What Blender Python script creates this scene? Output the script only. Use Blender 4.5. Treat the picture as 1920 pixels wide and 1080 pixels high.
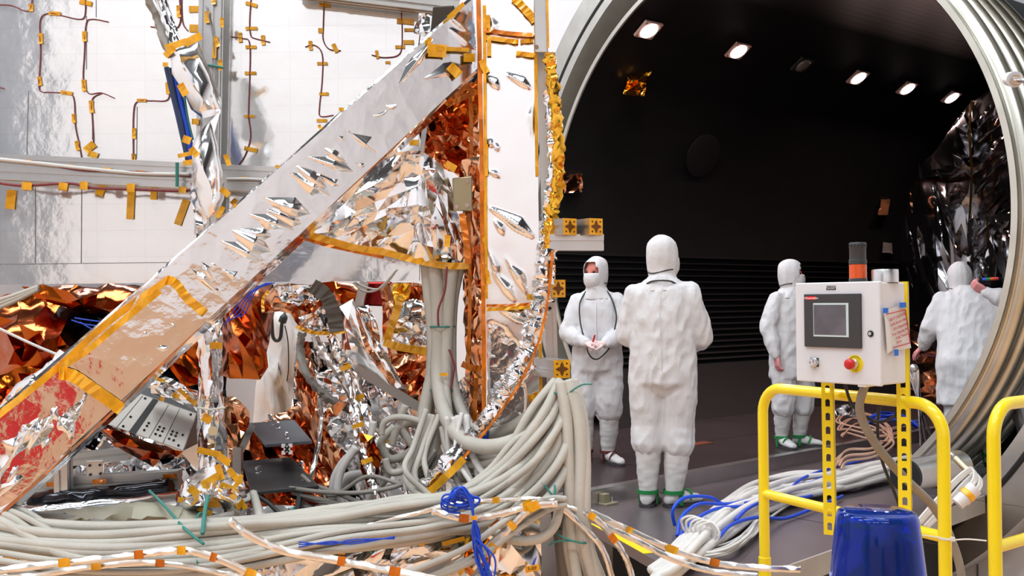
import bpy, math, random
from math import sin, cos, pi, radians, sqrt, atan2
from mathutils import Vector as V, Matrix, noise
from mathutils.geometry import delaunay_2d_cdt
for o in list(bpy.data.objects): bpy.data.objects.remove(o)
SC = bpy.context.scene
COL = SC.collection

# ---------------------------------------------------------------- camera
FPX = 1867.0                                   # focal length for a 1920 px wide frame
EYE = V((0, 0, 1.65))
TILT = math.atan(26 / FPX); ROLL = radians(0.5)
fw = V((0, cos(TILT), sin(TILT))); up0 = V((0, -sin(TILT), cos(TILT))); rt0 = V((1, 0, 0))
rt = rt0 * cos(ROLL) - up0 * sin(ROLL); up = up0 * cos(ROLL) + rt0 * sin(ROLL)
cam = bpy.data.cameras.new('camera'); camo = bpy.data.objects.new('camera', cam); COL.objects.link(camo)
cam.sensor_width = 36; cam.lens = FPX / 1920 * 36; cam.clip_start = 0.05; cam.clip_end = 200
m = Matrix((rt, up, -fw)).transposed().to_4x4(); m.translation = EYE
camo.matrix_world = m
SC.camera = camo

# ---------------------------------------------------------------- world, lights, exposure
W = bpy.data.worlds.new('world'); SC.world = W; W.use_nodes = True
W.node_tree.nodes['Background'].inputs[0].default_value = (0.9, 0.93, 1, 1)
W.node_tree.nodes['Background'].inputs[1].default_value = 0.4
vs = SC.view_settings
vs.view_transform = 'Standard'; vs.look = 'None'; vs.gamma = 1; vs.exposure = 0.0; vs.use_curve_mapping = False
cy = SC.cycles
cy.max_bounces = 10; cy.diffuse_bounces = 4; cy.glossy_bounces = 6; cy.transmission_bounces = 6
cy.use_denoising = True; cy.sample_clamp_indirect = 6; cy.blur_glossy = 0.5
cy.caustics_reflective = False; cy.caustics_refractive = False

def area(name, loc, sx, sy, power, color=(1, 1, 1), target=None):
    l = bpy.data.lights.new(name, 'AREA'); l.shape = 'RECTANGLE'; l.size = sx; l.size_y = sy
    l.energy = power; l.color = color
    o = bpy.data.objects.new(name, l); COL.objects.link(o); o.location = loc
    if target is not None:
        o.rotation_euler = (V(target) - V(loc)).to_track_quat('-Z', 'Y').to_euler()
    return o
# rows of high-bay ceiling lamps of the hall
for x in (-5.5, -1.8, 1.8):
    for y in (-3.6, 1.2, 5.8):
        area('hall_light', (x, y, 8.6), 2.6, 1.3, 172, (0.9, 0.96, 1.0))

for x, y in ((-6.0, 11.5), (-2.6, 10.5)): area('hall_light', (x, y, 8.6), 2.6, 1.3, 172, (0.9, 0.96, 1.0))  # two extra lights added to brighten the flange and the back wall

# ---------------------------------------------------------------- pixel to place
def P(px, py, D):
    "the point seen at photo pixel (px, py) at distance D along the view axis"
    return EYE + fw * D + rt * ((px - 960) * D / FPX) + up * ((540 - py) * D / FPX)
def PZ(px, py, z):
    d = fw + rt * ((px - 960) / FPX) + up * ((540 - py) / FPX)
    return EYE + d * ((z - EYE.z) / d.z)

# ---------------------------------------------------------------- materials
def srgb(r, g, b):
    f = lambda c: (c / 255 / 12.92) if c / 255 <= 0.04045 else ((c / 255 + 0.055) / 1.055) ** 2.4
    return (f(r), f(g), f(b), 1)
def mat(name, col, rough=0.5, metal=0.0, bump=0.0, scale=20.0, var=0.0, coat=0.0, vscale=6.0, detail=3.0,
        stretch=None, emit=None, trans=0.0, alpha=1.0, spec=0.5, vor=0.0, vorscale=8.0):
    m = bpy.data.materials.new(name); m.use_nodes = True
    nt = m.node_tree; b = nt.nodes['Principled BSDF']; L = nt.links.new
    if len(col) == 3: col = (*col, 1)
    b.inputs['Base Color'].default_value = col; b.inputs['Roughness'].default_value = rough
    b.inputs['Metallic'].default_value = metal; b.inputs['Coat Weight'].default_value = coat
    b.inputs['Transmission Weight'].default_value = trans; b.inputs['Alpha'].default_value = alpha
    b.inputs['Specular IOR Level'].default_value = spec
    if emit: b.inputs['Emission Color'].default_value = (*emit[:3], 1); b.inputs['Emission Strength'].default_value = emit[3]
    tc = nt.nodes.new('ShaderNodeTexCoord'); src = tc.outputs['Object']
    if stretch:
        mp = nt.nodes.new('ShaderNodeMapping'); mp.inputs['Scale'].default_value = stretch
        L(src, mp.inputs[0]); src = mp.outputs[0]
    if var:
        n = nt.nodes.new('ShaderNodeTexNoise'); n.inputs['Scale'].default_value = vscale; n.inputs['Detail'].default_value = 5
        L(src, n.inputs['Vector'])
        r = nt.nodes.new('ShaderNodeMapRange'); r.inputs['From Min'].default_value = .3; r.inputs['From Max'].default_value = .7
        r.inputs['To Min'].default_value = 1 - var; r.inputs['To Max'].default_value = 1 + var
        L(n.outputs['Fac'], r.inputs['Value'])
        mx = nt.nodes.new('ShaderNodeVectorMath'); mx.operation = 'SCALE'; mx.inputs[0].default_value = col[:3]
        L(r.outputs[0], mx.inputs['Scale']); L(mx.outputs[0], b.inputs['Base Color'])
    if bump or vor:
        bp = nt.nodes.new('ShaderNodeBump'); bp.inputs['Strength'].default_value = 1.0; bp.inputs['Distance'].default_value = 1.0
        n = nt.nodes.new('ShaderNodeTexNoise'); n.inputs['Scale'].default_value = scale; n.inputs['Detail'].default_value = detail
        L(src, n.inputs['Vector'])
        ml = nt.nodes.new('ShaderNodeMath'); ml.operation = 'MULTIPLY'; ml.inputs[1].default_value = bump
        L(n.outputs['Fac'], ml.inputs[0]); h = ml.outputs[0]
        if vor:
            vo = nt.nodes.new('ShaderNodeTexVoronoi'); vo.inputs['Scale'].default_value = vorscale
            L(src, vo.inputs['Vector'])
            m2 = nt.nodes.new('ShaderNodeMath'); m2.operation = 'MULTIPLY_ADD'; m2.inputs[1].default_value = vor
            L(vo.outputs['Distance'], m2.inputs[0]); L(h, m2.inputs[2]); h = m2.outputs[0]
        L(h, bp.inputs['Height']); L(bp.outputs[0], b.inputs['Normal'])
    return m
M = {}
M['silver'] = mat('silver_foil', (.93, .93, .94), .09, 1, .0012, 26, vor=.0015, vorscale=16)
M['silver_flat'] = mat('silver_foil_smooth', (.97, .97, .975), .14, 1, .00025, 14)
M['amber'] = mat('amber_foil', (.46, .088, .009), .14, 1, .0015, 18, vor=.002, vorscale=14)
M['copper'] = mat('copper_foil', (.72, .36, .2), .13, 1, .0015, 20, vor=.002, vorscale=14)
M['gold'] = mat('gold_foil', (.95, .5, .05), .16, 1, .001, 30, vor=.001, vorscale=20)
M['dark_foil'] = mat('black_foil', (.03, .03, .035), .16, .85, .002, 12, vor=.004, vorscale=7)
M['tape'] = mat('polyimide_tape', srgb(250, 180, 22), .3, .12, .0004, 60, var=.22, vscale=30, coat=.4)
M['tape_dark'] = mat('polyimide_tape_thick', srgb(222, 122, 12), .3, .3, .0004, 60, var=.3, vscale=30, coat=.4)
M['alu'] = mat('aluminium', (.62, .62, .61), .33, 1, .0001, 80, var=.06)
M['alu_dull'] = mat('aluminium_dull', (.5, .49, .47), .45, 1, .0002, 60, var=.1)
M['steel'] = mat('bright_steel', (.75, .75, .76), .2, 1, var=.05)
M['grey_cable'] = mat('braided_sleeve', srgb(198, 193, 182), .6, 0, .0008, 160, var=.1, vscale=9)
M['grey_cable_dark'] = mat('braided_sleeve_grey', srgb(150, 143, 135), .6, 0, .0008, 160, var=.12, vscale=9)
M['white_cable'] = mat('white_cable', srgb(225, 222, 218), .5, 0, .0004, 120, var=.06)
M['tan_cable'] = mat('tan_cable', srgb(205, 165, 140), .5, 0, var=.06)
M['blue_cable'] = mat('blue_fiber', srgb(22, 78, 215), .4, 0, var=.05)
M['black_cable'] = mat('black_cable', srgb(38, 37, 38), .45)
M['wire'] = mat('maroon_wire', srgb(135, 55, 62), .5, 0, var=.15, vscale=60)
M['wire_grey'] = mat('grey_wire', srgb(150, 150, 152), .4)
M['teal'] = mat('teal_tie', srgb(60, 140, 130), .5)
M['white_tie'] = mat('white_tie', srgb(232, 230, 222), .5)
M['yellow'] = mat('yellow_enamel', srgb(255, 228, 8), .28, 0, .0001, 40, var=.03, coat=.5)
M['yellow_plain'] = mat('yellow_strip', srgb(248, 218, 10), .5, 0, var=.03)
M['white_paint'] = mat('white_powder_coat', srgb(228, 227, 231), .42, 0, .0001, 200, var=.02)
M['wall_paint'] = mat('wall_paint', srgb(236, 236, 240), .6, 0, .0002, 8, var=.015)
M['black_plastic'] = mat('black_plastic', srgb(58, 57, 59), .45, 0, .0001, 150)
M['black_rubber'] = mat('black_rubber', srgb(24, 24, 26), .5)
M['red'] = mat('red_plastic', srgb(205, 18, 24), .35, coat=.3)
M['red_print'] = mat('red_print', srgb(196, 62, 72), .6)
M['red_label'] = mat('red_label', srgb(238, 14, 20), .5)
M['white_print'] = mat('white_print', srgb(250, 250, 250), .5)
M['black_print'] = mat('black_print', srgb(15, 14, 18), .5)
M['paper'] = mat('paper', srgb(232, 230, 226), .6, 0, .0006, 9)
M['blue_tape'] = mat('blue_tape', srgb(28, 110, 222), .55, 0, .0002, 60)
M['green'] = mat('green_strap', srgb(16, 128, 62), .6)
M['maroon'] = mat('maroon_lace', srgb(92, 34, 30), .6)
M['orange_lens'] = mat('orange_lens', srgb(250, 92, 12), .2, 0, trans=.25, coat=.5)
M['cloth'] = mat('white_coverall', srgb(217, 216, 219), .75, 0, .009, 16, var=.02, vscale=14, detail=3, stretch=(1.5, 1.5, .6))
M['hood'] = mat('white_hood', srgb(219, 217, 219), .75, 0, .005, 30, var=.02)
M['glove'] = mat('latex_glove', srgb(236, 205, 203), .5, 0, .0004, 60, var=.05)
M['glove_pink'] = mat('pink_glove', srgb(226, 150, 150), .5, 0, .0004, 60, var=.05)
M['skin'] = mat('skin', srgb(206, 120, 104), .5, 0, .0003, 60, var=.06)
M['eye'] = mat('eye', srgb(40, 28, 26), .3)
M['boot'] = mat('white_boot', srgb(210, 208, 208), .65, 0, .0015, 34, var=.03)
M['sole'] = mat('shoe_sole', srgb(60, 58, 60), .6)
M['garment'] = mat('white_garment', srgb(216, 208, 203), .7, 0, .004, 8, stretch=(3, 3, .6))
M['black_plate'] = mat('black_plate', srgb(66, 65, 66), .42, .2, .0001, 80, var=.04)
M['blue_plate'] = mat('slate_plate', srgb(92, 94, 100), .4, .3, .0001, 80, var=.04)
M['louver'] = mat('grey_panel', srgb(172, 165, 158), .45, .3, var=.03)
M['gap_black'] = mat('black_gap', srgb(20, 19, 20), .6)
M['tan_bag'] = mat('grey_bag', srgb(176, 170, 150), .45, 0, .003, 14, var=.15)
M['redfoil'] = mat('crimson_foil', (.25, .02, .02), .2, 1, .002, 16)
def tinted(name, col, dens=6.0):
    m = bpy.data.materials.new(name); m.use_nodes = True; nt = m.node_tree
    b = nt.nodes['Principled BSDF']; b.inputs['Base Color'].default_value = col
    b.inputs['Transmission Weight'].default_value = .88; b.inputs['Roughness'].default_value = .05; b.inputs['IOR'].default_value = 1.3
    return m
M['blue_glass'] = tinted('blue_dome', srgb(62, 112, 255))

# ---------------------------------------------------------------- objects
WL = {}
def link(o): COL.objects.link(o); return o
def thing(name, label, cat, loc=(0, 0, 0), group=None):
    o = link(bpy.data.objects.new(name, None)); o.location = loc; o.empty_display_size = .1
    WL[o] = V(loc); o['label'] = label; o['category'] = cat
    if group: o['group'] = group
    return o
def tag(o, label, cat=None, group=None, kind=None):
    if label: o['label'] = label
    if cat: o['category'] = cat
    if group: o['group'] = group
    if kind: o['kind'] = kind
    return o
def obj(name, verts, faces, material, parent=None, smooth=False, label=None):
    verts = [V(v) for v in verts]
    lo = V([min(v[i] for v in verts) for i in range(3)]); hi = V([max(v[i] for v in verts) for i in range(3)])
    c = (lo + hi) / 2; c.z = lo.z
    me = bpy.data.meshes.new(name); me.from_pydata([v - c for v in verts], [], faces); me.validate()
    me.materials.append(M[material] if isinstance(material, str) else material)
    if smooth: me.polygons.foreach_set('use_smooth', [True] * len(me.polygons))
    o = link(bpy.data.objects.new(name, me))
    if parent is not None:
        o.parent = parent; o.location = c - WL[parent]
    else: o.location = c
    WL[o] = c
    if label: o['label'] = label
    return o

class MB:
    def __init__(s): s.v = []; s.f = []
    def add(s, vs, fs):
        k = len(s.v); s.v += [V(x) for x in vs]; s.f += [tuple(i + k for i in f) for f in fs]; return s
    def hexa(s, c):      # 8 corners: bottom loop 0-3, top loop 4-7
        return s.add(c, [(3, 2, 1, 0), (4, 5, 6, 7), (0, 1, 5, 4), (1, 2, 6, 5), (2, 3, 7, 6), (3, 0, 4, 7)])
    def box(s, O, ux, uy, uz, x0, x1, y0, y1, z0, z1):
        O = V(O); q = lambda a, b, c: O + ux * a + uy * b + uz * c
        return s.hexa([q(x0, y0, z0), q(x1, y0, z0), q(x1, y1, z0), q(x0, y1, z0), q(x0, y0, z1), q(x1, y0, z1), q(x1, y1, z1), q(x0, y1, z1)])
    def abox(s, x0, x1, y0, y1, z0, z1):
        return s.box((0, 0, 0), V((1, 0, 0)), V((0, 1, 0)), V((0, 0, 1)), x0, x1, y0, y1, z0, z1)
    def rings(s, rs, caps=True, closed=True):
        n = len(rs[0]); k = len(s.v)
        for r in rs: s.v += [V(x) for x in r]
        for i in range(len(rs) - 1):
            for j in range(n if closed else n - 1):
                a, b = k + i * n + j, k + i * n + (j + 1) % n
                s.f.append((a, b, b + n, a + n))
        if caps and closed:
            s.f.append(tuple(k + j for j in reversed(range(n)))); e = k + (len(rs) - 1) * n
            s.f.append(tuple(e + j for j in range(n)))
        return s
    def cyl(s, p0, p1, r0, r1=None, n=20):
        r1 = r0 if r1 is None else r1
        p0, p1 = V(p0), V(p1); a, b = frame(p1 - p0)
        return s.rings([[p + (a * cos(2 * pi * j / n) + b * sin(2 * pi * j / n)) * r for j in range(n)] for p, r in ((p0, r0), (p1, r1))])
    def lathe(s, O, ax, prof, n=28):
        O = V(O); ax = V(ax).normalized(); a, b = frame(ax)
        return s.rings([[O + ax * h + (a * cos(2 * pi * j / n) + b * sin(2 * pi * j / n)) * max(r, 1e-4) for j in range(n)] for r, h in prof])
    def tube(s, pts, r, n=8):
        pts = [V(p) for p in pts]; rs = []; T = None
        for i, p in enumerate(pts):
            t = (pts[min(i + 1, len(pts) - 1)] - pts[max(i - 1, 0)])
            if t.length < 1e-9: t = V((0, 0, 1))
            t.normalize()
            if T is None: a, b = frame(t)
            else:
                a = (a - t * a.dot(t)); a = a.normalized() if a.length > 1e-6 else frame(t)[0]; b = t.cross(a)
            T = t; rr = r[i] if isinstance(r, (list, tuple)) else r
            rs.append([p + (a * cos(2 * pi * j / n) + b * sin(2 * pi * j / n)) * rr for j in range(n)])
        return s.rings(rs)
    def ball(s, c, rx, ry=None, rz=None, n=16, k=10):
        ry = ry or rx; rz = rz or rx; c = V(c)
        return s.rings([[c + V((rx * sin(pi * i / k) * cos(2 * pi * j / n), ry * sin(pi * i / k) * sin(2 * pi * j / n), -rz * cos(pi * i / k)))
                         for j in range(n)] for i in [0.08] + list(range(1, k)) + [k - .08]])
    def build(s, name, material, parent=None, smooth=False, bevel=0, label=None, auto=None):
        o = obj(name, s.v, s.f, material, parent, smooth, label)
        if auto:
            o.data.polygons.foreach_set('use_smooth', [True] * len(o.data.polygons))
            o.data.set_sharp_from_angle(angle=radians(auto))
        if bevel:
            b = o.modifiers.new('bevel', 'BEVEL'); b.width = bevel; b.segments = 2; b.limit_method = 'ANGLE'; b.angle_limit = radians(50)
        return o
def frame(d):
    d = V(d).normalized(); h = V((0, 0, 1)) if abs(d.z) < .9 else V((1, 0, 0))
    a = d.cross(h).normalized(); return a, d.cross(a).normalized()
def spline(pts, k=8):
    pts = [V(p) for p in pts]; out = []
    n = len(pts)
    for i in range(n - 1):
        p0, p1, p2, p3 = pts[max(i - 1, 0)], pts[i], pts[i + 1], pts[min(i + 2, n - 1)]
        for j in range(k):
            t = j / k
            out.append(.5 * ((2 * p1) + (p2 - p0) * t + (2 * p0 - 5 * p1 + 4 * p2 - p3) * t * t + (3 * p1 - p0 - 3 * p2 + p3) * t ** 3))
    out.append(pts[-1]); return out
def pxs(pts, D=None):
    return [P(p[0], p[1], p[2] if len(p) > 2 else (D(p[0], p[1]) if callable(D) else D)) for p in pts]
def nz(p, s=1.0, o=0): return noise.noise(V(p) * s + V((o * 7.3, o * 3.1, o * 5.7)))
def text(body, O, ux, uz, size, material, parent, name='lettering', align='CENTER', thick=.0004):
    cu = bpy.data.curves.new(name, 'FONT'); cu.body = body; cu.size = size; cu.align_x = align; cu.align_y = 'CENTER'; cu.extrude = thick
    t = link(bpy.data.objects.new(name, cu)); dg = bpy.context.evaluated_depsgraph_get()
    me = bpy.data.meshes.new_from_object(t.evaluated_get(dg)); bpy.data.objects.remove(t)
    un = ux.cross(uz)
    vs = [V(O) + ux * v.co.x + uz * v.co.y - un * v.co.z for v in me.vertices]
    fs = [tuple(p.vertices) for p in me.polygons]
    bpy.data.meshes.remove(me)
    return obj(name, vs, fs, material, parent)

# ---------------------------------------------------------------- foil
def inside(x, y, poly):
    r = False; n = len(poly)
    for i in range(n):
        x1, y1 = poly[i]; x2, y2 = poly[i - 1]
        if (y1 > y) != (y2 > y) and x < (x2 - x1) * (y - y1) / (y2 - y1) + x1: r = not r
    return r
def edist(x, y, poly):
    d = 1e9; n = len(poly)
    for i in range(n):
        x1, y1 = poly[i]; x2, y2 = poly[i - 1]; dx, dy = x2 - x1, y2 - y1; l = dx * dx + dy * dy
        t = max(0, min(1, ((x - x1) * dx + (y - y1) * dy) / l)) if l else 0
        d = min(d, math.hypot(x - x1 - dx * t, y - y1 - dy * t))
    return d
def foil(name, outline, D, material, parent=None, step=16, amp=.02, seed=0, fold=None, stretch=1.0, bulge=0.0, thick=.012,
         smooth=False, ragged=.25, fan=None, label=None, lowf=.02, lows=60.0, crease=38):
    """a crumpled sheet of foil: an outline, faceted inside, standing at distance D (number or function of the pixel)"""
    R = random.Random(seed * 77 + 5)
    Df = D if callable(D) else (lambda x, y: D)
    ca, sa = (cos(radians(fold)), sin(radians(fold))) if fold is not None else (1, 0)
    wf = lambda x, y: ((x * ca + y * sa) / stretch, -x * sa + y * ca)
    wi = lambda u, v: (u * stretch * ca - v * sa, u * stretch * sa + v * ca)
    bd = []
    n = len(outline)
    for i in range(n):
        a, b = outline[i], outline[(i + 1) % n]; L = math.hypot(b[0] - a[0], b[1] - a[1]); k = max(1, int(L / step))
        for j in range(k):
            t = (j + (R.uniform(-.25, .25) if j else 0)) / k
            x, y = a[0] + (b[0] - a[0]) * t, a[1] + (b[1] - a[1]) * t
            if j: x += R.gauss(0, ragged * step * .5); y += R.gauss(0, ragged * step * .5)
            bd.append((x, y))
    W2 = [wf(*p) for p in bd]
    us = [p[0] for p in W2]; vs_ = [p[1] for p in W2]
    pts = []
    st = step / sqrt(stretch)
    u = min(us)
    while u < max(us):
        v = min(vs_)
        while v < max(vs_):
            q = wi(u + R.uniform(-.48, .48) * st, v + R.uniform(-.48, .48) * st)
            if inside(q[0], q[1], bd) and edist(q[0], q[1], bd) > .3 * st: pts.append(q)
            v += st
        u += st
    allp = [V(wf(*p)) for p in bd + pts]; nb = len(bd)
    ov, oe, of, o_v, _, _ = delaunay_2d_cdt(allp, [(i, (i + 1) % nb) for i in range(nb)], [], 1, 1e-6)
    pos = []
    md = max(1.0, max((edist(p[0], p[1], bd) for p in pts), default=1))
    for i, q in enumerate(ov):
        x, y = wi(q.x, q.y); ed = edist(x, y, bd); w = min(1, ed / (1.5 * step))
        d = Df(x, y)
        c = wf(x, y)
        d += R.gauss(0, amp) * (.35 + .65 * w) + lowf * noise.noise(V((c[0] / lows, c[1] / lows, seed * 3.7))) * (.3 + .7 * w)
        if fan:
            an = atan2(y - fan[1], x - fan[0]); d += fan[2] * noise.noise(V((an * fan[3], seed, .3))) * w
        if bulge: d -= bulge * sin(min(1, ed / md) * pi / 2)
        pos.append((x, y, d))
    N = len(pos)
    V3 = [P(*p) for p in pos]
    F = []
    for f in of:
        f = list(f)
        nrm = (V3[f[1]] - V3[f[0]]).cross(V3[f[2]] - V3[f[0]])
        if nrm.dot(EYE - V3[f[0]]) < 0: f.reverse()
        F.append(tuple(f))
    back = [P(p[0], p[1], Df(p[0], p[1]) + thick + (amp * 2 if not bulge else amp)) for p in pos]
    edges = {}
    for f in F:
        for i in range(3): edges[(f[i], f[(i + 1) % 3])] = 1
    allf = F + [tuple(i + N for i in reversed(f)) for f in F] + [(b, a, a + N, b + N) for (a, b) in edges if (b, a) not in edges]
    o = obj(name, V3 + back, allf, material, parent, True, label)
    if not smooth: o.data.set_sharp_from_angle(angle=radians(crease))
    return o
def foil_tube(name, pts, r, material, parent=None, n=9, crumple=.25, seed=0, k=8, label=None, smooth=False):
    R = random.Random(seed); pts = spline(pts, k); mb = MB(); mb.tube(pts, r if not isinstance(r, tuple) else [r[0] + (r[1] - r[0]) * i / (len(pts) - 1) for i in range(len(pts))], n)
    for i, p in enumerate(mb.v):
        c = pts[i // n]; mb.v[i] = c + (p - c) * (1 + R.uniform(-crumple, crumple)) + V((R.gauss(0, 1), R.gauss(0, 1), R.gauss(0, 1))) * (p - c).length * crumple * .9
    return mb.build(name, material, parent, True, label=label, auto=42)
def wrinkled(name, c00, c10, c11, c01, D, nu, nv, wr, material, parent, depth, noise_amp=.002, nscale=9.0, seed=0, crumple=None, curl=0.0):
    """box-section foil wrap: a quilted front face with lens-shaped creases wr (x0,y0,x1,y1,width,height), sides and back"""
    def q(s, t):
        x = (c00[0] * (1 - s) + c10[0] * s) * (1 - t) + (c01[0] * (1 - s) + c11[0] * s) * t
        y = (c00[1] * (1 - s) + c10[1] * s) * (1 - t) + (c01[1] * (1 - s) + c11[1] * s) * t
        return x, y
    R = random.Random(seed); g = []
    for i in range(nu + 1):
        for j in range(nv + 1):
            s, t = i / nu, j / nv; x, y = q(s, t); d = D(x, y); dd = 0
            ex = min(1, 9 * min(s, 1 - s)); ey = min(1, 9 * min(t, 1 - t)); e = min(ex, ey)
            for (x0, y0, x1, y1, w, h) in wr:
                lx, ly = x1 - x0, y1 - y0; L2 = lx * lx + ly * ly; tt = ((x - x0) * lx + (y - y0) * ly) / L2
                if -.05 < tt < 1.05:
                    L = sqrt(L2); sd = ((x - x0) * ly - (y - y0) * lx) / L       # >0 above a crease drawn left to right
                    env = max(0, min(min(1, tt / .62), (1 - tt) / .38)) ** .85 if 0 < tt < 1 else 0
                    we = w * (.1 + .9 * env); sd /= we
                    if -.9 < sd < 2.4 and env > 0:
                        gq = (sd + .9) / .9 if sd < 0 else 1 - sd / 2.4
                        gq = gq * .8 + .2 * gq * gq
                        dd -= h * (.1 + .9 * env) * min(1, env * 12) * gq
            p = P(x, y, d)
            dd += noise_amp * (nz(p, nscale, seed) + .5 * nz(p, nscale * 2.3, seed + 1))
            if crumple and inside(x, y, crumple[0]):
                dd += crumple[1] * (abs(nz(p, crumple[2], 3)) + .6 * abs(nz(p, crumple[2] * 2.2, 4))) * min(1, edist(x, y, crumple[0]) / 20)
            dd += curl * (1 - min(1, 8 * min(t, 1 - t))) ** 2
            g.append((x, y, d + dd * max(.25, e)))
    n = nv + 1; v = [P(*a) for a in g]; f = []
    for i in range(nu):
        for j in range(nv): f.append((i * n + j, i * n + j + 1, (i + 1) * n + j + 1, (i + 1) * n + j))
    if (v[f[0][1]] - v[f[0][0]]).cross(v[f[0][2]] - v[f[0][0]]).dot(EYE - v[0]) < 0: f = [tuple(reversed(a)) for a in f]
    o = obj(name, v, f, material, parent, True)
    mb = MB(); cs = [q(0, 0), q(1, 0), q(1, 1), q(0, 1)]
    fr = [P(x, y, D(x, y) + .004) for x, y in cs]
    off = fw * depth
    mb.hexa([p + off for p in fr] + fr)
    return o, mb
# ================================================================ the hall
Z = V((0, 0, 1))
TH = radians(53.5); AX = V((sin(TH), cos(TH), 0)); UX = V((cos(TH), -sin(TH), 0)); CC = EYE + V((1.917, 8.8, .638))
RS = 2.552; RO = 3.047; OFF = .12
FLOOR_M = mat('floor_coating', srgb(222, 178, 140), .22, 0, .0002, 3, var=.05, vscale=1.5)
CEIL_M = mat('ceiling_deck', srgb(62, 64, 68), .7, var=.04)
def structure(o, label=None): o['kind'] = 'structure'; return o
wp = lambda t: CC + UX * t + AX * (OFF + .3)
B0, B1 = wp(-17.6), wp(18.0)
FZ = -.6                                       # the hall floor lies below the photographer's stand
poly = [V((-9, -6, FZ)), V((B1.x, -6, FZ)), V((B0.x, B0.y, FZ)), V((-9, B0.y, FZ))]
structure(obj('floor', poly + [p - Z * .2 for p in poly], [(0, 1, 2, 3), (7, 6, 5, 4), (0, 4, 5, 1), (1, 5, 6, 2), (2, 6, 7, 3), (3, 7, 4, 0)], FLOOR_M))
structure(obj('ceiling', [p + Z * 9.6 for p in poly] + [p + Z * 9.8 for p in poly], [(3, 2, 1, 0), (4, 5, 6, 7), (0, 1, 5, 4), (1, 2, 6, 5), (2, 3, 7, 6), (3, 0, 4, 7)], CEIL_M))
structure(MB().abox(-9.2, -9, -6.2, B0.y, FZ, 9).build('wall_left', 'wall_paint'))
structure(MB().abox(-9, B1.x, -6.2, -6, FZ, 9).build('wall_front', 'wall_paint'))
# unseen colour cards added on the wall behind the photographer for foil to mirror
structure(MB().abox(-8.9, -5.9, -5.99, -5.9, FZ, 6.5).build('reflection_card_1', mat('grey_card', srgb(104, 115, 130), .5, stretch=(1, 1, 8))))
structure(MB().abox(-3.3, -1.85, -5.99, -5.9, 1.5, 2.35).build('reflection_card_2', mat('blue_card', srgb(48, 60, 86), .15)))
structure(MB().abox(.4, 1.4, -5.99, -5.8, -.3, .95).build('reflection_card_3', mat('red_card', srgb(200, 20, 30), .5)))
structure(MB().abox(4.5, 6.5, -5.99, -5.9, FZ, 1.7).build('reflection_card_4', mat('dark_card', srgb(34, 36, 42), .5)))
structure(MB().abox(-.6, .36, -5.99, -5.9, FZ, 1.2).build('reflection_card_5', mat('charcoal_card', srgb(52, 52, 56), .5)))
structure(MB().abox(-8.9, B1.x, -5.99, -5.95, 5.9, 8.9).build('reflection_card_6', mat('upper_dark_card', srgb(48, 50, 55), .6)))  # dark band added high up so the foil creases mirror dark
structure(MB().abox(-5.8, B1.x, -5.995, -5.97, FZ, 1.45).build('reflection_card_7', mat('beige_card', srgb(214, 178, 146), .6)))  # beige band added for the lower foil to mirror
# the white front wall of the vessel with its round hole
mb = MB(); n = 96; RH = 3.2
inner = []; outer = []
for k in range(n):
    a = 2 * pi * k / n; c, s = cos(a), sin(a)
    inner.append(CC + AX * (OFF + .3) + (UX * c + Z * s) * RH)
    tx = (18.0 / c) if c > 0 else (-17.6 / c if c < 0 else 1e9)
    tz = ((9 - CC.z) / s) if s > 0 else (-(CC.z - FZ) / s if s < 0 else 1e9)
    # the hole dips below the floor line: the wall there stops at the hole edge
    q = max(RH, min(tx, tz)); outer.append(CC + AX * (OFF + .3) + (UX * c + Z * s) * q)
# corners
fs = []; vs_ = inner + outer
for k in range(n):
    k2 = (k + 1) % n; fs.append((k, k2, n + k2, n + k))
for (t, z) in ((18.0, 9), (-17.6, 9), (-17.6, FZ), (18.0, FZ)):
    a = atan2(z - CC.z, t) % (2 * pi); k = int(a / (2 * pi) * n); vs_.append(CC + AX * (OFF + .3) + UX * t + Z * (z - CC.z)); fs.append((n + k, n + (k + 1) % n, len(vs_) - 1))
structure(obj('wall_right', vs_, fs, 'wall_paint'))
mb = MB()
for t, z0, z1 in ((2.0, FZ, .4), (2.75, FZ, 1.1), (3.35, FZ, 2.6), (4.1, FZ, 5.0)):
    mb.box(CC + AX * (OFF + .3) - AX * .004 - Z * CC.z, UX, AX, Z, t, t + .012, -.004, .004, z0, z1)
structure(mb.build('trim_2', mat('panel_seam', srgb(120, 122, 120), .6)))

# ================================================================ thermal vacuum chamber
ch = thing('vacuum_chamber', 'huge round vacuum chamber with a black interior and ribbed metal rim', 'vacuum chamber', CC - Z * RS)
def cpt(phi, r, s): return CC + AX * s + (UX * cos(phi) + Z * sin(phi)) * r
def revolve(prof, phis, closed=True):
    mb = MB(); mb.rings([[cpt(p, r, s) for r, s in prof] for p in phis] + ([[cpt(phis[0], r, s) for r, s in prof]] if closed else []), caps=False, closed=False); return mb
full = [2 * pi * k / 180 for k in range(180)]
BLACK = mat('chamber_black', (.006, .006, .007), .6, 0, .0006, 6, var=.2, vscale=3, spec=.25)
SLAT = mat('slat_black', (.012, .012, .014), .4)
RIBM = mat('ribbed_shroud_metal', (.66, .64, .57), .32, 1, .0006, 10, var=.1, vscale=4)
FLM = mat('flange_metal', (.66, .64, .6), .42, 1, .0004, 20, var=.08, vscale=5)
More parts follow.
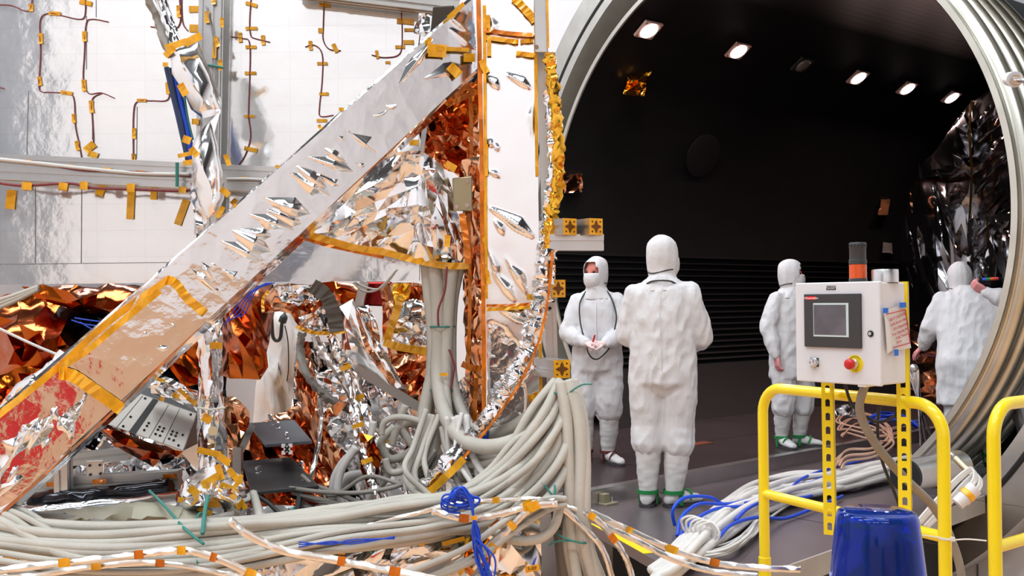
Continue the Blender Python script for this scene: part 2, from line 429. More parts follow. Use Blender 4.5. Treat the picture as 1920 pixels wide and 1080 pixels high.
# ribbed outer skin: lip and ribs
prof = [(RS - .05, .015), (RS - .045, 0), (RS, 0), (RS + .004, .03)]
for k in range(5):
    s0 = .05 + k * .2
    prof += [(RS + .004, s0), (RS + .014, s0 + .008)]
    for j in range(11):
        a = pi * j / 10; prof.append((RS + .014 + .062 * sin(a), s0 + .016 + .055 * (1 - cos(a))))
    prof += [(RS + .014, s0 + .134), (RS + .004, s0 + .142)]
prof += [(RS + .004, 1.2), (RS - .01, 1.2)]
revolve(prof, full).build('ribbed_shell', RIBM, ch, auto=40)
rv = MB()
for k in range(5):
    s0 = .05 + k * .2 + .17
    nn = 96
    for i in range(nn):
        p = 2 * pi * (i + .37 * k) / nn
        if 1.2 < p < 5.0: continue
        a, b = cpt(p - .006, RS + .012, s0), cpt(p + .006, RS + .012, s0)
        rv.tube([a, a + (b - a) * .33, a + (b - a) * .66, b], [.003, .011, .011, .003], 6)
tag(rv.build('rivet', RIBM, ch, True), None, kind='stuff')
# black lining with the slatted cold wall low on the far side
phis = []; d = radians(2)
p = 0.0
while p < 2 * pi - 1e-6:
    deg = math.degrees(p)
    if 181.99 <= deg < 213.9: phis += [p + radians(1.75) * t for t in (0, .3, .4, .55, .65)]; p += radians(1.75)
    else: phis.append(p); p += radians(2)
def slat_r(p):
    deg = math.degrees(p)
    if 181.99 <= deg < 214.1:
        t = ((deg - 182) / 1.75) % 1
        return RS - .055 - (.035 if .35 < t < .6 else 0)
    return RS - .055
mb = MB(); ss = [.02, 2, 4, 6, 8, 9.5]
mb.rings([[cpt(p, slat_r(p), s) for s in ss] for p in phis + [phis[0]]], caps=False, closed=False)
mb.f = [tuple(reversed(f)) for f in mb.f]
mb.build('black_lining', BLACK, ch)
mb = MB(); mb.rings([[cpt(p, r, s) for p in full] for r, s in ((RS, 9.4), (2.1, 9.9), (1.3, 10.2), (.5, 10.35), (.02, 10.36))], caps=False)
mb.build('end_dome', BLACK, ch, True)
# vessel wall and flange with its dark seal
revolve([(2.93, 1.4), (2.93, OFF), (3.30, OFF), (3.30, OFF + .32)], full).build('vessel_flange', FLM, ch, auto=30)
revolve([(RO + .02 * cos(a), OFF + .012 * -sin(a)) for a in [pi * j / 6 for j in range(7)]], full).build('flange_seal', 'black_rubber', ch, True)
mb = MB(); mb.lathe(cpt(radians(154), RS - .07, 2.1), cpt(radians(154), 0, 2.1) - cpt(radians(154), 1, 2.1), [(.26, 0), (.26, .03), (.22, .035), (.02, .035)]); mb.build('port_cover', SLAT, ch, auto=40)
# bench-like header along the foot of the far wall
F0 = PZ(1150, 938, .25); F1 = PZ(1417, 886, .25); FD = (F1 - F0); FD.z = 0; FD.normalize(); FN = V((-FD.y, FD.x, 0))   # step line, and away from the viewer
SKIRT = mat('chamber_skirt', srgb(62, 48, 46), .5, 0, .0003, 12, var=.15)
UPF = mat('chamber_deck', srgb(70, 58, 60), .32, .2, .0003, 10, var=.12, vscale=2)
PLF = mat('platform_plate', srgb(128, 118, 122), .3, .55, .0003, 6, var=.14, vscale=1.2)
PLE = mat('platform_edge', srgb(178, 176, 172), .5, .2, .0005, 14, var=.08)
SO = F0.copy(); SO.z = .25
sk = PZ(1170, 785, .35)
wd = (sk - SO).dot(FN)
mb = MB()
prof = [(0, 0), (0, .16), (.035, .17), (.035, .3), (-.05, .31), (-.08, .4), (-.03, .48), (.12, .53), (.7, .55), (.7, 0)]
sk0 = (PZ(1146, 806, .35) - SO).dot(FD)
mb.rings([[SO + FD * t + FN * (wd + a) + Z * (.1 + b) for a, b in prof] for t in (sk0, 9.0)])
structure(mb.build('trim_3', SKIRT, None))
# raised chamber deck
mb = MB(); mb.box(SO, FD, FN, Z, -1.2, 9.5, .0, wd + .75, .055, .1)
structure(mb.build('floor_deck', UPF))
mb = MB()
for t in (-.4, .75, 2.1, 3.6, 5.2): mb.box(SO, FD, FN, Z, t, t + .012, .05, wd, .1, .1012)
mb.box(SO, FD, FN, Z, -1.2, 9.5, .95, .962, .1, .1012)
structure(mb.build('trim_4', 'gap_black'))
mb = MB(); mb.box(SO, FD, FN, Z, -1.2, 9.5, -.03, .0, -.0, .102); mb.box(SO, FD, FN, Z, -1.2, 9.5, -.03, .05, .1, .106)
structure(mb.build('trim_5', mat('step_rail', (.62, .58, .58), .3, .9, .0002, 30, var=.06)))
# lower grey platform
E1 = PZ(1441, 1073, .25); ED = PZ(1567, 1028, .25) - E1; ED.normalize()
C0 = PZ(1112, 985, .25); C1 = PZ(1204, 1037, .25); CD = (C1 - C0).normalized()
def isect(p, d, q, e):
    t = ((q.x - p.x) * e.y - (q.y - p.y) * e.x) / (d.x * e.y - d.y * e.x); return p + d * t
cA = isect(E1, ED, C0, CD); cB = isect(SO, FD, C0, CD)
fl = CC + AX * (OFF - .02); fl.z = .25
cD = isect(E1, ED, fl, UX)
t_in = fl + UX * 1.36; cF = t_in + AX * 6; cG = isect(SO, FD, cF, FN)
pl = [cA, cD, t_in, cF, cG, cB]
mb = MB(); mb.rings([[p - Z * .06 for p in pl], [p for p in pl]])
structure(mb.build('floor_platform', PLF))
mb = MB(); q = FN * -1
eo = V((ED.y, -ED.x, 0))
mb.box(cA - Z * .25, ED, eo, Z, 0, (cD - cA).length, 0, .012, .13, .252)
structure(mb.build('trim_6', PLE))
mb = MB(); mb.box(cA - Z * .25, ED, eo, Z, .25, (cD - cA).length, -.35, -.25, FZ, .19); mb.box(SO - Z * .25, FD, FN, Z, .3, 6, -.2, .3, FZ, .19)
structure(mb.build('trim_7', 'gap_black'))
co = V((-CD.y, CD.x, 0))
if co.dot(ED) < 0: co = -co
mb = MB(); mb.box(C0, CD, co, Z, -.1, (C1 - C0).length + .02, .0, .1, .0, .003)
st = mb.build('floor_stripe', 'yellow_plain'); structure(st)
# seams on the platform and one plate joint
mb = MB()
for t in (.9, 2.3, 3.7): mb.box(cB, FD, -FN, Z, t, t + .008, .05, 2.2, 0, .001)
structure(mb.build('trim_8', 'gap_black'))

def ray_cyl(px, py, R):
    d = (P(px, py, 1) - EYE); w = EYE - CC
    dp = d - AX * d.dot(AX); wq = w - AX * w.dot(AX)
    a, b, c = dp.dot(dp), 2 * dp.dot(wq), wq.dot(wq) - R * R
    t = (-b + sqrt(max(0, b * b - 4 * a * c))) / (2 * a); return EYE + d * t
# ---- lamps along the crown of the chamber
LIT = mat('lamp_lens_lit', (1, .9, .85), .4, emit=(1, .8, .74, 14)); UNLIT = mat('lamp_lens_off', srgb(170, 165, 162), .3, .3)
LFR = mat('lamp_frame_lit', srgb(226, 190, 182), .45)  # pinkish colour carries the light spilling from the lit lens
lampnames = ['nearest the chamber mouth, above the large amber foil patch', 'second from the chamber mouth', 'switched off, dim grey lens', 'just past the dark one', 'fifth from the chamber mouth', 'farthest down the row, above the draped spacecraft']
for i, (px, py) in enumerate([(1217, 58), (1385, 97), (1506, 123), (1610, 147), (1702, 167), (1785, 184)]):
    p = ray_cyl(px, py, RS - .1); c = CC + AX * (p - CC).dot(AX); nn = (c - p).normalized(); tg = AX.cross(nn).normalized()
    t = thing('chamber_lamp', ('lit square ceiling lamp, ' if i != 2 else 'square ceiling lamp ') + lampnames[i], 'lamp', p, 'lamps along the chamber ceiling')
    mb = MB(); mb.box(p - nn * .03, AX, tg, nn, -.12, .12, -.105, .105, 0, .03); mb.build('housing', LFR if i != 2 else 'black_plastic', t, bevel=.004)
    mb = MB(); mb.lathe(p + nn * .0005, nn, [(.092, 0), (.092, .006), (.06, .014), (.01, .018)]); mb.build('lens', LIT if i != 2 else UNLIT, t, True)
    for a in (-1, 1):
        for b in (-1, 1):
            mb = MB(); mb.cyl(p + AX * a * .098 + tg * b * .083, p + AX * a * .098 + tg * b * .083 + nn * .005, .007, n=8); mb.build('screw', 'gap_black', t)
    if i != 2: area('chamber_lamp_light', p + nn * .04, .14, .14, 26, (1, .66, .6), p + nn)
M['patch_copper'] = mat('worn_copper_foil', (.75, .34, .16), .45, .7, .001, 20)
M['patch_silver'] = mat('worn_silver_foil', (.8, .76, .72), .45, .7, .001, 20)
# ---- foil patches stuck on the black wall
def ray_patch(name, label, outline, material, step, amp, seed, group=None, fold=None):
    ds = [(ray_cyl(x, y, RS - .09) - EYE).dot(fw) for x, y in outline]; dm = sum(ds) / len(ds); cx = sum(p[0] for p in outline) / len(outline)
    gx = (ray_cyl(cx + 10, outline[0][1], RS - .09) - ray_cyl(cx - 10, outline[0][1], RS - .09)).dot(fw) / 20
    return tag(foil(name, outline, lambda x, y: dm - .05 + gx * (x - cx), material, None, step, amp, seed, fold, 2 if fold is not None else 1), label, 'foil patch', group)
ray_patch('foil_patch', 'large amber crumpled foil patch high on the black chamber wall', [(1187, 130), (1205, 126), (1222, 133), (1214, 147), (1208, 180), (1186, 180), (1168, 176), (1176, 152)], 'gold', 7, .03, 3, fold=-30)
ray_patch('foil_patch', 'square silver and copper foil patch at far left of the chamber wall', [(1059, 327), (1093, 325), (1092, 360), (1058, 362)], 'copper', 8, .03, 4)
ray_patch('foil_patch', 'small copper foil patch right of the dark wall, upper of two', [(1652, 374), (1669, 373), (1665, 403), (1646, 403)], M['patch_copper'], 7, .03, 5)
ray_patch('foil_patch', 'small silver foil patch below the copper one, lower of two', [(1656, 454), (1673, 456), (1674, 476), (1654, 474)], M['patch_silver'], 7, .03, 6)

# ================================================================ draped spacecraft inside the chamber
sp = thing('draped_spacecraft', 'dark foil-draped spacecraft at right inside the chamber, with amber seams', 'spacecraft', PZ(1800, 850, .35))
DF = lambda x, y: 9.7 - (x - 1690) / 230 * 2.0
M['mirror_dark'] = mat('smoked_foil', (.3, .29, .3), .12, 1, .001, 6, vor=.002, vorscale=4)
foil('blanket', [(1716, 340), (1820, 335), (1818, 520), (1826, 640), (1760, 700), (1700, 610), (1690, 520), (1690, 430), (1700, 380)], DF, 'mirror_dark', sp, 18, .03, 11, fold=78, stretch=3.5, bulge=.25, thick=.7, smooth=False)
foil('blanket', [(1735, 300), (1790, 235), (1812, 200), (1822, 190), (1820, 333), (1716, 338)], lambda x, y: DF(x, y) - .02, 'mirror_dark', sp, 16, .032, 12, fold=60, stretch=2.5, bulge=.2, thick=.7)
foil('blanket', [(1824, 190), (1862, 165), (1900, 180), (1960, 260), (1960, 400), (1822, 520), (1822, 335)], lambda x, y: DF(x, y) - .03, 'mirror_dark', sp, 16, .034, 13, fold=-48, stretch=4, bulge=.2, thick=.7)
foil('blanket', [(1822, 525), (1822, 380), (1870, 400), (1960, 402), (1960, 760), (1822, 700)], lambda x, y: DF(x, y) - .04, 'mirror_dark', sp, 16, .034, 14, fold=80, stretch=3, bulge=.2, thick=.7)
foil('skirt_foil', [(1700, 612), (1760, 640), (1830, 650), (1830, 745), (1760, 760), (1700, 740)], lambda x, y: DF(x, y) - .1, 'copper', sp, 14, .05, 15, fold=10, stretch=2, thick=.4)
def px_strip(name, pts, w, D, material, parent, dz=-.06, thick=.006, wob=.004):
    R = random.Random(int(pts[0][0] * 13 + pts[0][1])); c = spline([V((p[0], p[1], 0)) for p in pts], 6); L = []; Rr = []
    for i, q in enumerate(c):
        d = (c[min(i + 1, len(c) - 1)] - c[max(i - 1, 0)]).normalized(); nn = V((-d.y, d.x, 0)) * w / 2
        for lst, s in ((L, 1), (Rr, -1)):
            a = q + nn * s * R.uniform(.93, 1.06); dd = (D(a.x, a.y) if callable(D) else D) + dz + R.uniform(-wob, wob)
            lst.append((P(a.x, a.y, dd), P(a.x, a.y, dd + thick)))
    mb = MB(); mb.rings([[l[0], r[0], r[1], l[1]] for l, r in zip(L, Rr)])
    return mb.build(name, material, parent)
px_strip('seam_tape', [(1822, 188), (1818, 250), (1822, 335), (1817, 430), (1820, 520)], 4.5, DF, 'gold', sp, -.3)
px_strip('seam_tape', [(1714, 341), (1770, 338), (1822, 335)], 2.5, DF, 'amber', sp, -.3)
px_strip('seam_tape', [(1850, 400), (1852, 450), (1846, 530)], 4, DF, 'gold', sp, -.36)
px_strip('seam_tape', [(1835, 325), (1850, 312), (1880, 250)], 3.5, DF, 'amber', sp, -.33)
foil('pale_flap', [(1845, 408), (1900, 396), (1902, 412), (1860, 420)], lambda x, y: DF(x, y) - .42, 'silver', sp, 8, .03, 16)
foil('pale_flap', [(1814, 420), (1824, 400), (1826, 520), (1812, 525)], lambda x, y: DF(x, y) - .42, 'silver', sp, 9, .03, 17, fold=85, stretch=2)
foil('pale_flap', [(1836, 480), (1858, 440), (1864, 470), (1846, 530), (1840, 520)], lambda x, y: DF(x, y) - .42, 'silver', sp, 9, .04, 18, fold=70, stretch=2)
for i, (x0, y0, x1, y1, w) in enumerate([(1698, 400, 1702, 455, 5), (1706, 430, 1722, 535, 5), (1748, 345, 1768, 455, 6), (1706, 345, 1711, 405, 5), (1722, 305, 1728, 340, 6), (1755, 318, 1768, 338, 5), (1700, 500, 1712, 540, 5), (1790, 450, 1796, 470, 5), (1735, 470, 1750, 500, 5), (1780, 245, 1812, 205, 6), (1832, 235, 1862, 190, 7), (1862, 240, 1890, 200, 7), (1838, 300, 1890, 245, 8), (1850, 330, 1895, 270, 6)]):
    dx, dy = x1 - x0, y1 - y0; L = math.hypot(dx, dy); nx, ny = -dy / L * w / 2, dx / L * w / 2
    foil('crease_glint', [(x0, y0), (x0 + dx * .4 + nx, y0 + dy * .4 + ny), (x0 + dx * .75 + nx * .8, y0 + dy * .75 + ny * .8), (x1, y1), (x0 + dx * .6 - nx, y0 + dy * .6 - ny), (x0 + dx * .25 - nx * .7, y0 + dy * .25 - ny * .7)], lambda x, y: DF(x, y) - .4, ('silver', 'copper')[i % 4 == 3], sp, 5, .02, 500 + i)  # bright slivers laid on as glints of the creased dark foil
mb = MB(); mb.box(PZ(1800, 850, .35) + AX * .3, AX, UX, Z, -.3, .9, -.1, .9, 0, .9); mb.build('cradle', 'gap_black', sp)

# ================================================================ control box on its slotted posts
bR = P(1652, 725, 4.05); bL = P(1493, 705, 4.38)
ux = V((bR.x - bL.x, bR.y - bL.y, 0)); bw = ux.length; ux.normalize(); un = ux.cross(Z)
bh = P(1650, 527, 4.05).z - bR.z; BO = V((bL.x, bL.y, bR.z))
cb = thing('control_box', 'white wall-type control box with touch screen on yellow posts', 'control panel', BO + ux * bw / 2 - un * .09)
def bp(x, z, n=0): return BO + ux * x + Z * z + un * n
def bbox(x0, x1, z0, z1, n0, n1): return MB().box(BO, ux, un, Z, x0, x1, n0, n1, z0, z1)
bbox(.004, bw - .004, .004, bh - .004, -.19, -.022).build('enclosure', 'white_paint', cb, bevel=.006)
door = bbox(0, bw, 0, bh, -.019, 0).build('door', 'white_paint', cb, bevel=.005)
X = lambda px: (px - 1489) / 161 * bw          # along the face
hz = lambda z: z
s0, s1 = .127 * bw, .80 * bw                   # screen bezel
zt, zb = bh * .885, bh * .355
bez = bbox(s0, s1, zb, zt, -.001, .012).build('screen_bezel', 'black_plastic', cb, bevel=.003)
mb = bbox(s0 + .23 * (s1 - s0) - .07 * bw * .5, s0 + .80 * (s1 - s0), zb + .2 * (zt - zb), zb + .83 * (zt - zb), .011, .0135); mb.build('screen_frame', mat('pale_frame', srgb(205, 220, 220), .4), cb)
a0, a1, b0, b1 = s0 + .23 * (s1 - s0) - .027 * bw, s0 + .80 * (s1 - s0) - .012, zb + .235 * (zt - zb), zb + .795 * (zt - zb)
SCR = mat('screen_glass', srgb(92, 88, 96), .12, .3, var=.35, vscale=9, coat=.6)
bbox(a0, a1, b0, b1, .0125, .0145).build('screen', SCR, cb)
lb = bbox(s0 + .012, s0 + .225 * (s1 - s0), zt - .024, zt - .01, .0115, .0128).build('maker_label', 'red_label', cb)
text('EZAutomation', bp((s0 + .012 + s0 + .225 * (s1 - s0)) / 2, zt - .0172, .0130), ux, Z, .0125, 'white_print', cb)
cl = bbox(.39 * bw, .50 * bw, bh * .925, bh * .965, 0, .0015).build('name_plate', 'black_print', cb)
text('AUX CONTROL', bp(.445 * bw, bh * .953, .0017), ux, Z, .0068, 'white_print', cb)
text('ENCLOSURE', bp(.445 * bw, bh * .938, .0017), ux, Z, .0068, 'white_print', cb)
MB().lathe(bp(.895 * bw, bh * .50, 0), un, [(.013, 0), (.013, .004), (.009, .006), (.001, .006)]).build('door_lock', 'black_rubber', cb, auto=40)
MB().lathe(bp(.895 * bw, bh * .50, .006), un, [(.007, 0), (.007, .002), (.001, .002)]).build('lock_insert', 'steel', cb, auto=40)
ks = bbox(.185 * bw, .285 * bw, bh * .155, bh * .245, 0, .002).build('switch_plate', 'black_plastic', cb)
MB().lathe(bp(.235 * bw, bh * .2, .001), un, [(.021, 0), (.021, .008), (.017, .010), (.016, .03), (.014, .033), (.001, .033)]).build('key_switch', 'steel', cb, auto=40)
bbox(.235 * bw - .0015, .235 * bw + .0015, bh * .2 - .006, bh * .2 + .006, .033, .0345).build('key_slot', 'gap_black', cb)
eo_ = bp(.715 * bw, bh * .205)
es = MB().lathe(eo_, un, [(.037, 0), (.037, .0018), (.001, .0018)]).build('stop_disc', 'yellow_plain', cb, auto=40)
MB().lathe(eo_, un, [(.02, .001), (.02, .012), (.016, .014), (.016, .028), (.001, .028)]).build('stop_collar', 'steel', cb, auto=40)
MB().lathe(eo_, un, [(.012, .028), (.021, .03), (.0225, .036), (.0225, .046), (.019, .052), (.008, .0545), (.001, .0548)]).build('stop_button', 'red', cb, auto=50)
for i, chx in enumerate('EMERGENCY'):
    a = radians(140 - i * 100 / 8); o = eo_ + un * .0019 + (ux * cos(a) + Z * sin(a)) * .0295
    text(chx, o, ux * sin(a) - Z * cos(a), ux * cos(a) + Z * sin(a), .0085, 'black_print', cb)
for i, chx in enumerate('STOP'):
    a = radians(247 + i * 46 / 3); o = eo_ + un * .0019 + (ux * cos(a) + Z * sin(a)) * .0295
    text(chx, o, -ux * sin(a) + Z * cos(a), -ux * cos(a) - Z * sin(a), .0085, 'black_print', cb)
bbox(.66 * bw, .75 * bw, -.012, 0.004, -.11, -.05).build('cable_gland', 'steel', cb)
# signal tower and metal canister on top
topz = bh - .004
so = bp(.60 * bw, topz, -.1)
stl = thing('signal_tower', 'stubby signal tower with an orange lens on top of the control box', 'signal light', so)
MB().lathe(so, Z, [(.038, 0), (.038, .018), (.036, .02), (.036, .0201)]).build('base', 'black_plastic', stl, auto=40)
MB().lathe(so, Z, [(.0365, .02), (.0365, .078), (.034, .08), (.001, .08)]).build('lens', 'orange_lens', stl, auto=40)
mb = MB(); mb.lathe(so, Z, [(.037, .08), (.037, .098), (.0345, .1), (.0345, .15), (.036, .152), (.036, .168), (.033, .173), (.001, .174)]); mb.build('siren', 'black_plastic', stl, auto=40)
mb = MB()
for k in range(14):
    a = 2 * pi * k / 14; c = so + Z * .159; dirr = V((cos(a), sin(a), 0)); mb.box(c + dirr * .0355, V((-dirr.y, dirr.x, 0)), dirr, Z, -.0035, .0035, 0, .0012, -.004, .004)
mb.build('sound_slots', 'gap_black', stl)
ko = bp(.9 * bw, topz, -.105)
can = MB().lathe(ko, Z, [(.054, 0), (.054, .05), (.052, .054), (.046, .054), (.046, .05), (.001, .05)], 40).build('metal_canister', mat('brushed_canister', (.72, .72, .73), .28, 1, stretch=(40, 40, 1), var=.1, vscale=4), auto=40)
tag(can, 'low brushed metal canister on top of the control box', 'canister')
# caution sheet taped to the side of the box
sO = bp(bw, 0, 0); su = -un; sn = ux
sgn = thing('caution_sheet', 'white caution sheet with red lettering taped on the side of the control box', 'sign', bp(bw, bh * .4, -.1))
pu = lambda a, b, n=.004: sO + su * a + Z * b + sn * n
sv = []; 
nx, nz_ = 8, 8
a00, a10, a11, a01 = (.008, bh * .71), (.165, bh * .78), (.215, bh * .35), (.055, bh * .325)
gv = []
for i in range(nx + 1):
    for j in range(nz_ + 1):
        s, t = i / nx, j / nz_
        a = (a01[0] * (1 - s) + a11[0] * s) * (1 - t) + (a00[0] * (1 - s) + a10[0] * s) * t
        b = (a01[1] * (1 - s) + a11[1] * s) * (1 - t) + (a00[1] * (1 - s) + a10[1] * s) * t
        gv.append(pu(a, b, .006 + .004 * sin(s * 5 + t * 3) * t))
gf = [(i * 9 + j, (i + 1) * 9 + j, (i + 1) * 9 + j + 1, i * 9 + j + 1) for i in range(nx) for j in range(nz_)]
obj('sheet', gv + [v - sn * .0008 for v in gv], gf + [tuple(k + 81 for k in reversed(f)) for f in gf], 'paper', sgn, True)
obj('folded_edge', [pu(.012, bh * .69, .013), pu(.042, bh * .60, .013), pu(.062, bh * .34, .013), pu(.028, bh * .31, .013)] + [pu(.012, bh * .69, .012), pu(.042, bh * .60, .012), pu(.062, bh * .34, .012), pu(.028, bh * .31, .012)],
    [(0, 3, 2, 1), (4, 5, 6, 7), (0, 1, 5, 4), (1, 2, 6, 5), (2, 3, 7, 6), (3, 0, 4, 7)], 'paper', sgn)
sl = (su * .15 + Z * .035).normalized()
slz = sn.cross(sl) * -1
if slz.z < 0: slz = -slz
for i, ln in enumerate(['URITY CAUTION:', 'EASE Assure that', '- 103 is Bypassed', 'R to Opening the', '- TVAC Round', 'Door.']):
    text(ln, pu(.105 + .006 * i - (.02 if i == 5 else 0), bh * (.655 - .047 * i), .0135), sl, slz, .0165, 'red_print', sgn)
def sline(p, q, w=.0022): return MB().tube([pu(*p, .0125), pu(*q, .0125)], w, 6).build('red_border', 'red_print', sgn)
sline((.03, bh * .685), (.165, bh * .725)); sline((.165, bh * .725), (.197, bh * .40)); sline((.197, bh * .40), (.072, bh * .365))
for (a, b, c, d) in ((-.002, .035, .695, .745), (.118, .168, .745, .795), (.075, .105, .285, .345)):
    MB().box(sO + sn * .0145, su, sn, Z, a, b, 0, .001, bh * c, bh * d).build('tape', 'blue_tape', sgn)
# slotted posts
def slotted(px0, ytop, ybot, D, label):
    t0, t1 = P(px0[0], ytop, D), P(px0[1], ybot, D); top = t0.z; bot = t1.z; x, y = t0.x, t0.y
    ux2 = V((cos(radians(-25)), sin(radians(-25)), 0)); n2 = ux2.cross(Z)
    o = V((x, y, bot)); w = .053; H = top - bot; mb = MB()
    lean = (t1 - t0); lean.z = 0; UZ = (Z - V((lean.x, lean.y, 0)) / H).normalized(); o = t1.copy()
    mb.box(o, ux2, n2, UZ, -w / 2, -.010, -.003, .0, 0, H); mb.box(o, ux2, n2, UZ, .010, w / 2, -.003, .0, 0, H)
    z = .022; prev = 0
    while z + .034 < H:
        mb.box(o, ux2, n2, UZ, -.010, .010, -.003, 0, prev, z); prev = z + .034; z += .062
        for sx in (-1, 1):      # rounded slot ends
            mb.hexa([o + ux2 * (sx * .010) + UZ * (prev - .008), o + ux2 * (sx * .010) + UZ * prev, o + ux2 * (sx * .003) + UZ * prev, o + ux2 * (sx * .009) + UZ * (prev - .004)] +
                    [v - n2 * .003 for v in (o + ux2 * (sx * .010) + UZ * (prev - .008), o + ux2 * (sx * .010) + UZ * prev, o + ux2 * (sx * .003) + UZ * prev, o + ux2 * (sx * .009) + UZ * (prev - .004))])
    mb.box(o, ux2, n2, UZ, -.010, .010, -.003, 0, prev, H)
    mb.box(o, ux2, n2, UZ, w / 2 - .003, w / 2, -.04, 0, 0, H)
    return tag(mb.build('slotted_post', 'yellow'), label, 'post', 'yellow slotted posts')
slotted((1549, 1556), 600, 1003, 4.50, 'yellow slotted steel post under the left end of the control box')
slotted((1690, 1697), 528, 957, 4.20, 'yellow slotted steel post behind the caution sheet')
# guard rails
def rail(pa, pb, zt, zm, label, r=.026, both=True):
    t = thing('guard_rail', label, 'railing', V((pa.x, pa.y, FZ)))
    a, b = V((pa.x, pa.y, FZ)), V((pb.x, pb.y, FZ)); d = (b - a).normalized(); br = .13; L = (b - a).length
    zt -= FZ; zm -= FZ
    pts = [a, a + Z * (zt - br)] + [a + d * (br - br * cos(k * pi / 16)) + Z * (zt - br + br * sin(k * pi / 16)) for k in range(1, 9)]
    pts += [b - d * (br - br * cos(k * pi / 16)) + Z * (zt - br + br * sin(k * pi / 16)) for k in range(8, 0, -1)] + [b + Z * (zt - br), b]
    MB().tube(pts, r, 20).build('hoop', 'yellow', t, auto=50)
    MB().tube([a + Z * zm, b + Z * zm], r * .92, 20).build('mid_rail', 'yellow', t, auto=50)
    for q in (a, b): MB().lathe(q, Z, [(.055, 0), (.055, .012), (.034, .016), (.034, .3), (.031, .305), (.001, .305)]).build('socket', 'yellow', t, auto=40)
    return t
rl, rr = P(1432, 900, 5.0), P(1770, 900, 4.05)
zt1 = P(1475, 730, 4.85).z; zm1 = P(1435, 925, 5.0).z
t = rail(rl, rr, zt1, zm1, 'yellow tube guard rail that carries the control box')
ck = V((rl.x, rl.y, P(1432, 1044, 5.0).z)); MB().lathe(ck, -Z, [(.027, -.003), (.031, 0), (.031, .1), (.05, .102), (.05, .112), (.001, .113)]).build('collar', 'yellow', t, auto=40)
r2a = P(1864, 900, 3.95); r2b = P(2350, 850, 5.6)
rail(r2a, r2b, zt1 + .01, P(1900, 1020, 4.0).z, 'yellow tube guard rail cut off by the frame at far right')
tie = MB(); tpts = []
for k in range(15):
    a = 2 * pi * k / 14; c = P(1772, 1008, 4.05); tpts.append(c + V((cos(a) * .031, sin(a) * .031, .003 * sin(a))))
tie.tube(tpts, .003, 6); tie.tube(spline([P(1725, 1003, 4.0), P(1755, 1007, 4.0), P(1785, 1012, 3.98), P(1815, 1011, 3.96), P(1850, 1014, 3.93)], 5), .0032, 6)
tie.box(P(1786, 1011, 3.98), V((1, 0, 0)), V((0, 1, 0)), Z, -.008, .008, -.006, .006, -.008, .008)
tag(tie.build('cable_tie', 'white_tie'), 'long white cable tie looped round the right end of the box rail', 'cable tie')
def cable(name, pts, r, material, label, cat, group=None, k=8, n=8):
    return tag(MB().tube(spline(pts, k), r, n).build(name, material, None, True), label, cat, group)
cable('conduit', [bp(.70 * bw, .0, -.08), P(1612, 770, 4.25), P(1640, 830, 4.3), P(1690, 890, 4.35), P(1750, 950, 4.45), P(1785, 1015, 4.5), P(1805, 1100, 4.5), P(1815, 1300, 4.5)], .019, 'grey_cable_dark', 'grey flexible conduit running down from the control box', 'conduit')
cable('cable', [bp(.42 * bw, .0, -.1), P(1600, 762, 4.3), P(1640, 790, 4.3), P(1675, 782, 4.25), P(1685, 760, 4.3), P(1668, 742, 4.35), P(1648, 770, 4.38), P(1650, 850, 4.4), P(1685, 945, 4.45), P(1700, 1010, 4.5)], .007, 'black_cable', 'thin black cable looping behind the slotted posts', 'cable')
# blue beacon in the foreground
bc = P(1644, 957, 2.15); zt2 = bc.z
bt = thing('warning_beacon', 'blue domed warning beacon in the lower right foreground', 'beacon', V((bc.x, bc.y, FZ)))
bz = V((bc.x, bc.y, zt2))
MB().lathe(bz - Z * .24, Z, [(.108, 0), (.104, .06), (.0975, .12), (.091, .18), (.085, .225), (.081, .236), (.07, .24), (.002, .241), (.002, .237), (.068, .236), (.077, .232), (.081, .223), (.087, .18), (.0935, .12), (.1, .06), (.104, 0)], 48).build('dome', 'blue_glass', bt, auto=60)
MB().lathe(bz - Z * .30, Z, [(.118, 0), (.118, .05), (.11, .06), (.001, .06)], 40).build('base', 'black_plastic', bt, auto=40)
ref = mat('beacon_reflector', (.9, .93, 1.0), .3)
mb = MB(); c = bz - Z * .13
for k in range(1): mb.rings([[c + V((.012 + .05 * sin(t) * cos(a), -.055 + .05 * (1 - cos(t)), .045 + .06 * sin(t) * sin(a))) for a in [2 * pi * j / 20 for j in range(20)]] for t in [.05, .4, .8, 1.2, 1.5]], caps=True)
mb.build('reflector', ref, bt, True)
mb = MB(); mb.lathe(bz - Z * .238, Z, [(.05, 0), (.05, .02), (.02, .03), (.02, .09), (.001, .09)]); mb.build('bulb_holder', ref, bt, auto=40)
MB().lathe(V((bc.x, bc.y, FZ)), Z, [(.16, 0), (.16, .02), (.03, .03), (.03, zt2 - .3 - FZ), (.001, zt2 - .3 - FZ)]).build('stand', 'alu_dull', bt, auto=40)

# ================================================================ things around the chamber mouth
strut_a = P(1768, 836, 6.3); strut_b = P(1838, 905, 6.05)
t = thing('strut_cylinder', 'slim brass coloured strut bracing the ribbed rim at lower right', 'strut', strut_b)
MB().cyl(strut_a, strut_a.lerp(strut_b, .4), .012).build('rod', 'steel', t, True)
MB().cyl(strut_a.lerp(strut_b, .35), strut_b, .022).build('barrel', mat('brass_tube', (.75, .66, .42), .3, 1), t, auto=40)
t = thing('clamp_bolt', 'round clamp with a threaded rod at the upper right rim', 'clamp', P(1900, 150, 5.6))
a = P(1893, 148, 5.75); b = P(1935, 152, 5.3)
MB().cyl(a, a.lerp(b, .25), .04, .045).build('cup', 'white_paint', t, auto=40)
MB().cyl(a.lerp(b, -.1), b, .013).build('rod', 'alu', t, True)
MB().cyl(a.lerp(b, .2), a.lerp(b, .3), .03, n=6).build('nut', 'steel', t)
